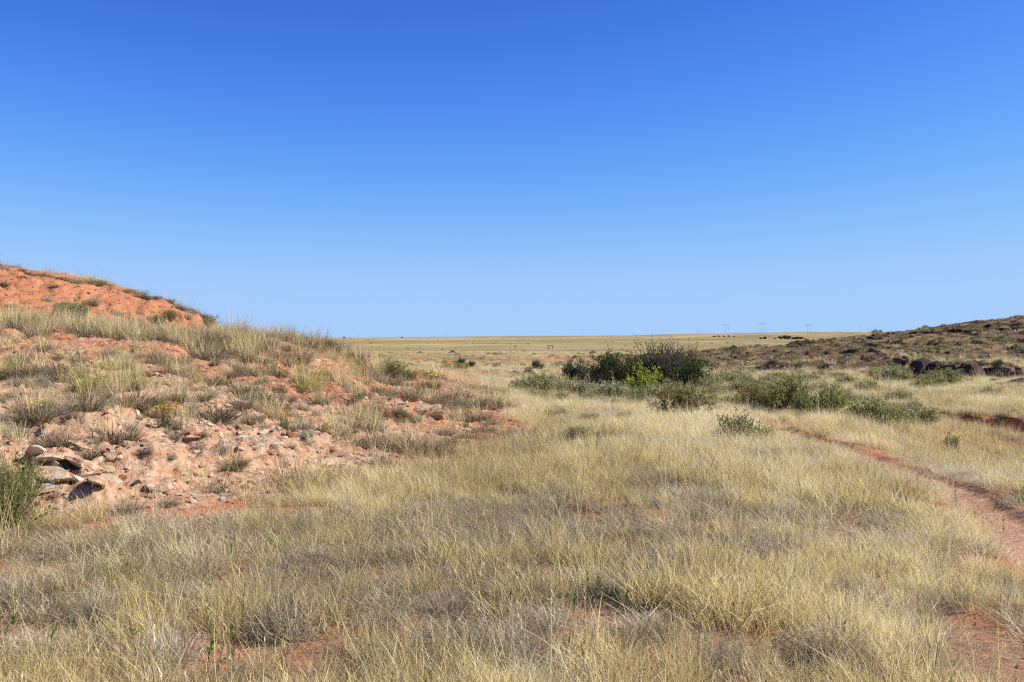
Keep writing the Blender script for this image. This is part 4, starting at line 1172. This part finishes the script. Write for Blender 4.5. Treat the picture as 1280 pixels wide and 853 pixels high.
# ------------------------------------------------------------------ dead wood
def stick(name, pxs, label, mat, r=.012, lift=0.0, cat='dead stalk'):
    """a fallen or leaning stick: first point on the ground, the rest given as (column, row) at about the same distance"""
    p0 = at(*pxs[0]); rr = random.Random(len(label))
    q = [p0 + Vector((0, 0, -.03))]
    for px, py in pxs[1:]:
        d = p0.y + rr.uniform(-.15, .15)
        q.append(Vector(((px - CX) / FPX * d, d, max(EYE - (py - EYE_ROW) / FPX * d, p0.z + .02))))
    mb = MB(); base = q[0].copy(); q = [v - base for v in q]
    mb.tube(q, r, r * .4, .6, 5)
    for k in range(2):
        i = rr.randrange(1, len(q)); b = q[i - 1].lerp(q[i], rr.uniform(.3, .9))
        d = rdir(rr, rr.uniform(.3, 1.1)) * rr.uniform(.08, .2) * (1 + p0.y * .02)
        mb.tube([b, b + d * .6, b + d + Vector((0, 0, .02))], r * .6, r * .25, .5, 4)
    o = mb.build(name, mat); o.location = base
    tag(o, label, cat)
    return o
stick('dead_stalk', [(1043, 523), (1047, 510), (1055, 497)], 'pale dry stalk leaning up beside the row of green shrubs', M['palewood'], .022)
stick('dead_stalk', [(1122, 540), (1116, 530), (1113, 524), (1120, 522)], 'bleached crooked stalk at the foot of the broad green shrub', M['palewood'], .014)
stick('dead_stalk', [(1124, 540), (1133, 533), (1137, 526)], 'bleached arching stalk beside the crooked one', M['palewood'], .013)
stick('dead_stalk', [(1196, 536), (1188, 532), (1180, 529)], 'fallen bleached stalk at the end of the cut bank', M['palewood'], .014)
stick('dead_branch', [(70, 480), (58, 470), (50, 462), (42, 456)], 'grey dead branch lying across the scrub below the terrace band', M['greywood'], .018, cat='dead branch')
stick('dead_branch', [(770, 487), (778, 481), (788, 480), (795, 484)], 'bleached grey trunk arching at the foot of the dark thicket', M['greywood'], .05, cat='dead branch')
stick('dead_stalk', [(905, 800), (940, 765), (985, 752)], 'long straw-coloured stalk fallen across the foreground grass', M['palewood'], .004)
stick('dead_stalk', [(940, 820), (1000, 790), (1080, 778)], 'arching dry stalk over the grey foreground tangle', M['palewood'], .004)
stick('dead_stalk', [(800, 800), (812, 770), (838, 740)], 'bent yellow stalk rising beside the foreground bare patch', M['palewood'], .004)

# ------------------------------------------------------------------ power line and far things
def ground_obj(px, d): return on_ground((px - CX) / FPX * d, d)
def pole(px, d, h, label, arms=1):
    b = ground_obj(px, d); e = empty('power_pole', b)
    mb = MB(); mb.tube([Vector((0, 0, -.5)), Vector((0, 0, h))], .2, .15, .5, 8); mb.build('post', M['polewood'], e)
    if arms:
        mb = MB(); mb.box((0, 0, h - .8), 2.6, .2, .22); mb.build('crossarm', M['polewood'], e)
        for s in (-1.1, 0, 1.1):
            mb = MB(); mb.tube([Vector((s, 0, h - .69)), Vector((s, 0, h - .3))], .1, .06, .9, 6); mb.build('insulator', M['palewood'], e)
    tag(e, label, 'power pole', None)
def pylon(px, d, h, label):
    b = ground_obj(px, d); e = empty('power_pylon', b)
    s = 2.9
    for x in (-s, s):
        mb = MB(); mb.tube([Vector((x, 0, -.5)), Vector((x * .98, 0, h))], .24, .18, .5, 8); mb.build('post', M['polewood'], e)
    mb = MB(); mb.box((0, .3, h - 2.4), 15.5, .22, .26); mb.build('crossarm', M['polewood'], e)
    mb = MB()
    for x in (-1, 1):
        mb.tube([Vector((x * s, 0, h)), Vector((x * 7.6, .25, h - 2.2))], .16, .16, .5, 5)
        mb.tube([Vector((x * s, -.2, h - 2.2)), Vector((0, -.2, h))], .14, .14, .5, 5)
    mb.build('brace', M['polewood'], e)
    for x in (-7, 0, 7):
        mb = MB(); mb.tube([Vector((x, .3, h - 2.5)), Vector((x, .3, h - 4.0))], .14, .1, .3, 6); mb.build('insulator', M['polewood'], e)
    tag(e, label, 'pylon', None)
pole(450, 1750, 10.5, 'thin power pole on the skyline just past the end of the left hill')
pole(557, 1750, 12.0, 'thin power pole on the plain skyline, above the hill nose')
pole(657, 1750, 9.5, 'thin power pole on the plain skyline beside the low dark far hill')
pole(764, 2300, 9.0, 'tiny power pole on the plain skyline above the dark thicket', 0)
pole(871, 1950, 14.5, 'taller single pole at one end of the far pole cluster', 0)
pole(873.6, 2000, 13.5, 'second pole of the far cluster, close to its tall end pole', 0)
pole(875.4, 2000, 13.5, 'third pole of the far cluster beside the second', 0)
pole(879, 2050, 15.0, 'separate pole at the pylon end of the far pole cluster', 0)
pylon(908.5, 1950, 20, 'two-legged power pylon closest to the far pole cluster')
pylon(954, 1950, 20, 'two-legged power pylon between the two others on the plain')
pylon(1011.5, 1850, 20.5, 'two-legged power pylon closest to the rocky rise')
pole(1076, 1500, 15.5, 'tall lone pole showing over the foot of the rocky rise')
pole(1085, 1700, 14.0, 'first of three close poles over the rocky rise', 0)
pole(1087, 1700, 14.0, 'middle one of three close poles over the rocky rise', 0)
pole(1089, 1700, 14.0, 'last of three close poles over the rocky rise', 0)
pole(1091.5, 1500, 15.5, 'tall pole beside the three close poles over the rocky rise')

# timber frame on the plain
b = ground_obj(688, 430); e = empty('timber_frame', b)
for x in (-1.0, 1.0):
    mb = MB(); mb.tube([Vector((x, 0, -.3)), Vector((x, 0, 1.5))], .17, .17, .4, 8); mb.build('post', M['greywood'], e)
mb = MB(); mb.tube([Vector((-1.25, 0, 1.42)), Vector((1.25, 0, 1.42))], .16, .16, .4, 8); mb.build('beam', M['greywood'], e)
tag(e, 'dark timber frame of two posts and a beam on the plain', 'frame')
b = ground_obj(644, 430); e = empty('marker_post', b)
mb = MB(); mb.tube([Vector((0, 0, -.3)), Vector((0, 0, 1.0))], .06, .06, .4, 6); mb.build('post', M['greywood'], e)
mb = MB(); mb.box((0, -.1, 1.1), .7, .06, .8, .9); mb.build('panel', M['palewood'], e)
tag(e, 'small pale panel on a post far out on the plain', 'sign')

# far junipers
def juniper(seed):
    r = random.Random(seed); tr, cr = MB(), MB()
    tr.tube([Vector((0, 0, -.2)), Vector((.1, 0, 1.2)), Vector((.05, .1, 2.4))], .28, .1, .4, 6)
    lobes = [(r.gauss(0, 1.5), r.gauss(0, 1.0), r.uniform(.9, 2.4), r.uniform(.8, 1.4)) for _ in range(8)]
    for x, y, z, q in lobes:
        tr.tube([Vector((.05, 0, .8)), Vector((x * .6, y * .6, z * .8)), Vector((x, y, z))], .1, .04, .4, 4)
        for i in range(120):
            d = rdir(r, math.acos(r.uniform(-1, 1))) * (q * r.uniform(.6, 1.1))
            p = Vector((x, y, z)) + Vector((d.x, d.y, d.z * .8))
            if p.z < .15: continue
            cr.leaf(p, rdir(r, r.uniform(0, 2)), .3, .42, rdir(r, r.uniform(0, 3)), r.random())
    return tr.mesh('trunk', M['darktwig']), cr.mesh('crown', M['dark'])
jun = [juniper(950 + i) for i in range(3)]
LBL_J = ('dark juniper in the far row beneath the pylons on the plain', 'far junipers on the plain')
for px, d, s in [(951, 1150, .8), (956, 1140, 1.1), (968, 1150, .7), (976, 1130, 1.2), (981, 1120, 1.5), (986, 1130, 1.4), (991, 1140, 1.1), (996, 1130, 1.2), (1001, 1120, 1.0), (1006, 1140, .7), (893, 1350, .7), (899, 1350, .8), (905, 1350, .7), (911, 1350, .8), (918, 1350, .6), (502, 1300, .6), (430, 1300, .7), (489, 1500, .9)]:
    b = ground_obj(px, d); e = empty('juniper_tree', b); e.scale = (s * 1.2, s * 1.2, s * .95); e.rotation_euler.z = rd.uniform(0, 6)
    for nm, me in zip(('trunk', 'crown'), rd.choice(jun)):
        o = bpy.data.objects.new(nm, me); C.objects.link(o); o.parent = e
    if px > 860: tag(e, LBL_J[0], 'tree', LBL_J[1])
    else: tag(e, 'small dark juniper on the skyline between the hill and power poles', 'tree', 'far junipers on the skyline')

# ------------------------------------------------------------------ labels: size and nearest landmark set alike plants and stones apart
def by_group(g): return [o for o in C.objects if o.parent is None and o.get('group') == g]
def size_words(objs, words):
    q = sorted(objs, key=lambda o: o.scale[0])
    n = len(q)
    return {o.name: words[min(len(words) - 1, i * len(words) // n)] for i, o in enumerate(q)}
def relabel(group, sizes, look, where):
    for kind in sorted({o.name.split('.')[0] for o in by_group(group)}):
        objs = [o for o in by_group(group) if o.name.split('.')[0] == kind]
        sw = size_words(objs, sizes)
        for o in objs:
            o['label'] = ('%s %s %s' % (sw[o.name], look.get(kind, look['']), where(o))).strip()
SZ = ('small', 'middling', 'large')
def d_path(o): return float(poly_dist(np.array([o.location.x]), np.array([o.location.y]), path_pts)[0][0])
def d_foot(o): return float(poly_dist(np.array([o.location.x]), np.array([o.location.y]), foot_pts)[0][0])
def d_bare(o): return min(math.hypot(o.location.x - c.x, o.location.y - c.y) - max(a, b) for c, a, b in bare)
def fg_where(o):
    if d_path(o) < .9: return 'hugging the edge of the red footpath'
    if o.location.x > 4.5 and o.location.y > 9: return 'in the grass between footpath and wash'
    if d_foot(o) < 1.6: return 'in the grass just below the bare slope'
    if d_bare(o) < .35: return 'next to a bare red patch in the dry grass'
    return 'closed in by dry straw grass'
relabel('grey tangles in the foreground grass', SZ, {'': 'grey tangle of dead twigs'}, fg_where)
LK = {'bunchgrass_clump': 'grey-brown bunchgrass', 'tall_grass_clump': 'loose straw grass', 'dead_shrub': 'grey dead shrub', '': 'grass clump'}
def lip_where(o): return 'in the band along the terrace edge ' + ('under the red bank' if o.location.x < -7.5 else 'near the lower skyline')
relabel('grass clumps along the terrace edge', SZ, LK, lip_where)
relabel('grass clumps on the terrace below the bank', SZ, LK, lambda o: 'on the terrace ' + ('at the toe of the red bank' if o.location.x < -8 else 'past the end of the red bank'))
relabel('grass clumps on the skyline of the left hill', SZ, LK, lambda o: 'on the skyline directly above the red bank')
relabel('grass clumps on the lower skyline', SZ, LK, lambda o: 'on the skyline where the left hill drops to the plain')
fl = [o for o in C.objects if o.name.startswith('yellow_flower_plant')]
sl = [o for o in C.objects if o.name.startswith('flat_limestone')]
def near(o, objs): return min(math.hypot(o.location.x - q.location.x, o.location.y - q.location.y) for q in objs)
rb = [o for o in C.objects if o.name.startswith('rabbitbrush')]
def slope_where(base):
    def f(o):
        if near(o, fl) < .55: return base + ', beside a yellow-flowered plant'
        if near(o, sl) < .7: return base + ', among pale slabs'
        if near(o, rb) < .6: return base + ', against a rabbitbrush'
        return base
    return f
relabel('bunchgrass on the pale stony bench', SZ, LK, slope_where('on the pale stony bench'))
relabel('bunchgrass along the foot of the slope', SZ, LK, slope_where('at the foot of the bare slope'))
relabel('bunchgrass on the red middle slope', SZ, LK, slope_where('on red soil below the terrace edge'))
relabel('bunchgrass on the nose of the hill', SZ, LK, slope_where('on the falling nose of the left hill'))
relabel('tall grass clumps on the slope', SZ, LK, slope_where('on the left slope'))
relabel('grey dead mounds on the slope', SZ, {'': 'low grey mound of dead twigs'}, slope_where('on the stony left slope'))
relabel('clumps clinging to the red bank', SZ, {'bunchgrass_clump': 'dry grass clump', '': 'grey twiggy mound'}, lambda o: 'clinging to the bare red bank')
relabel('pale slabs on the eroded ledge', SZ, {'': 'pale flat limestone rock'}, lambda o: 'jutting from the eroded ledge of the left slope')
relabel('pale stones on the bench', SZ, {'': 'pale weathered stone'}, lambda o: 'on the outcrop of the hill nose' if o.location.x > -2.2 and o.location.y > 15 else 'under the terrace edge on red soil' if o.location.y > 17 else 'on the bare bench of the left slope')
relabel('bunchgrass on the lip of the cut bank', SZ, {'': 'shade-giving bunchgrass'}, lambda o: 'hanging over the lip of the cut bank')
relabel('rock lumps in the red bank', SZ, {'': 'reddish rock lump'}, lambda o: 'breaking out of the bare red bank')
def rise_where(o):
    y = o.location.y + .35 * (o.location.x - 20)
    return 'of the lowest ledge above the saltbush' if y < 66 else 'of the ledges halfway up the rocky rise' if y < 112 else 'along the crest of the rocky rise'
relabel('dark rocks of the rocky rise', SZ, {'': 'dark weathered rock'}, rise_where)
relabel('yellow flowers on the rocky rise', SZ, {'': 'yellow flower tuft'}, lambda o: 'by the lowest ledge of the rocky rise' if rise_where(o).startswith('of the lowest') else 'halfway up the rocky rise' if 'halfway' in rise_where(o) else 'near the crest of the rocky rise')
relabel('yellow flowers on the nose of the hill', SZ, {'': 'yellow flower tuft'}, lambda o: 'on the nose of the left hill')
relabel('saltbush belt before the thicket', SZ, {'': 'grey-green saltbush'}, lambda o: 'in the low belt in front of the dark thicket')
relabel('saltbush towards the rocky rise', SZ, {'': 'grey-green saltbush'}, lambda o: 'between the dark thicket and the rocky rise')
relabel('small green plants on the nose', SZ, {'': 'rounded bright green plant'}, lambda o: 'on the red soil of the left hill')
relabel('green weeds in the foreground', SZ, {'': 'upright green weed'}, lambda o: 'at the edge of the footpath' if d_path(o) < 1.0 else 'sprouting from a bare red patch' if d_bare(o) < .12 else 'sprouting through dry foreground grass')
relabel('far junipers on the plain', SZ, {'': 'dark juniper'}, lambda o: 'in the dense far row below the pylons' if o.location.y < 1250 else 'in the thin far row beneath the pole cluster')
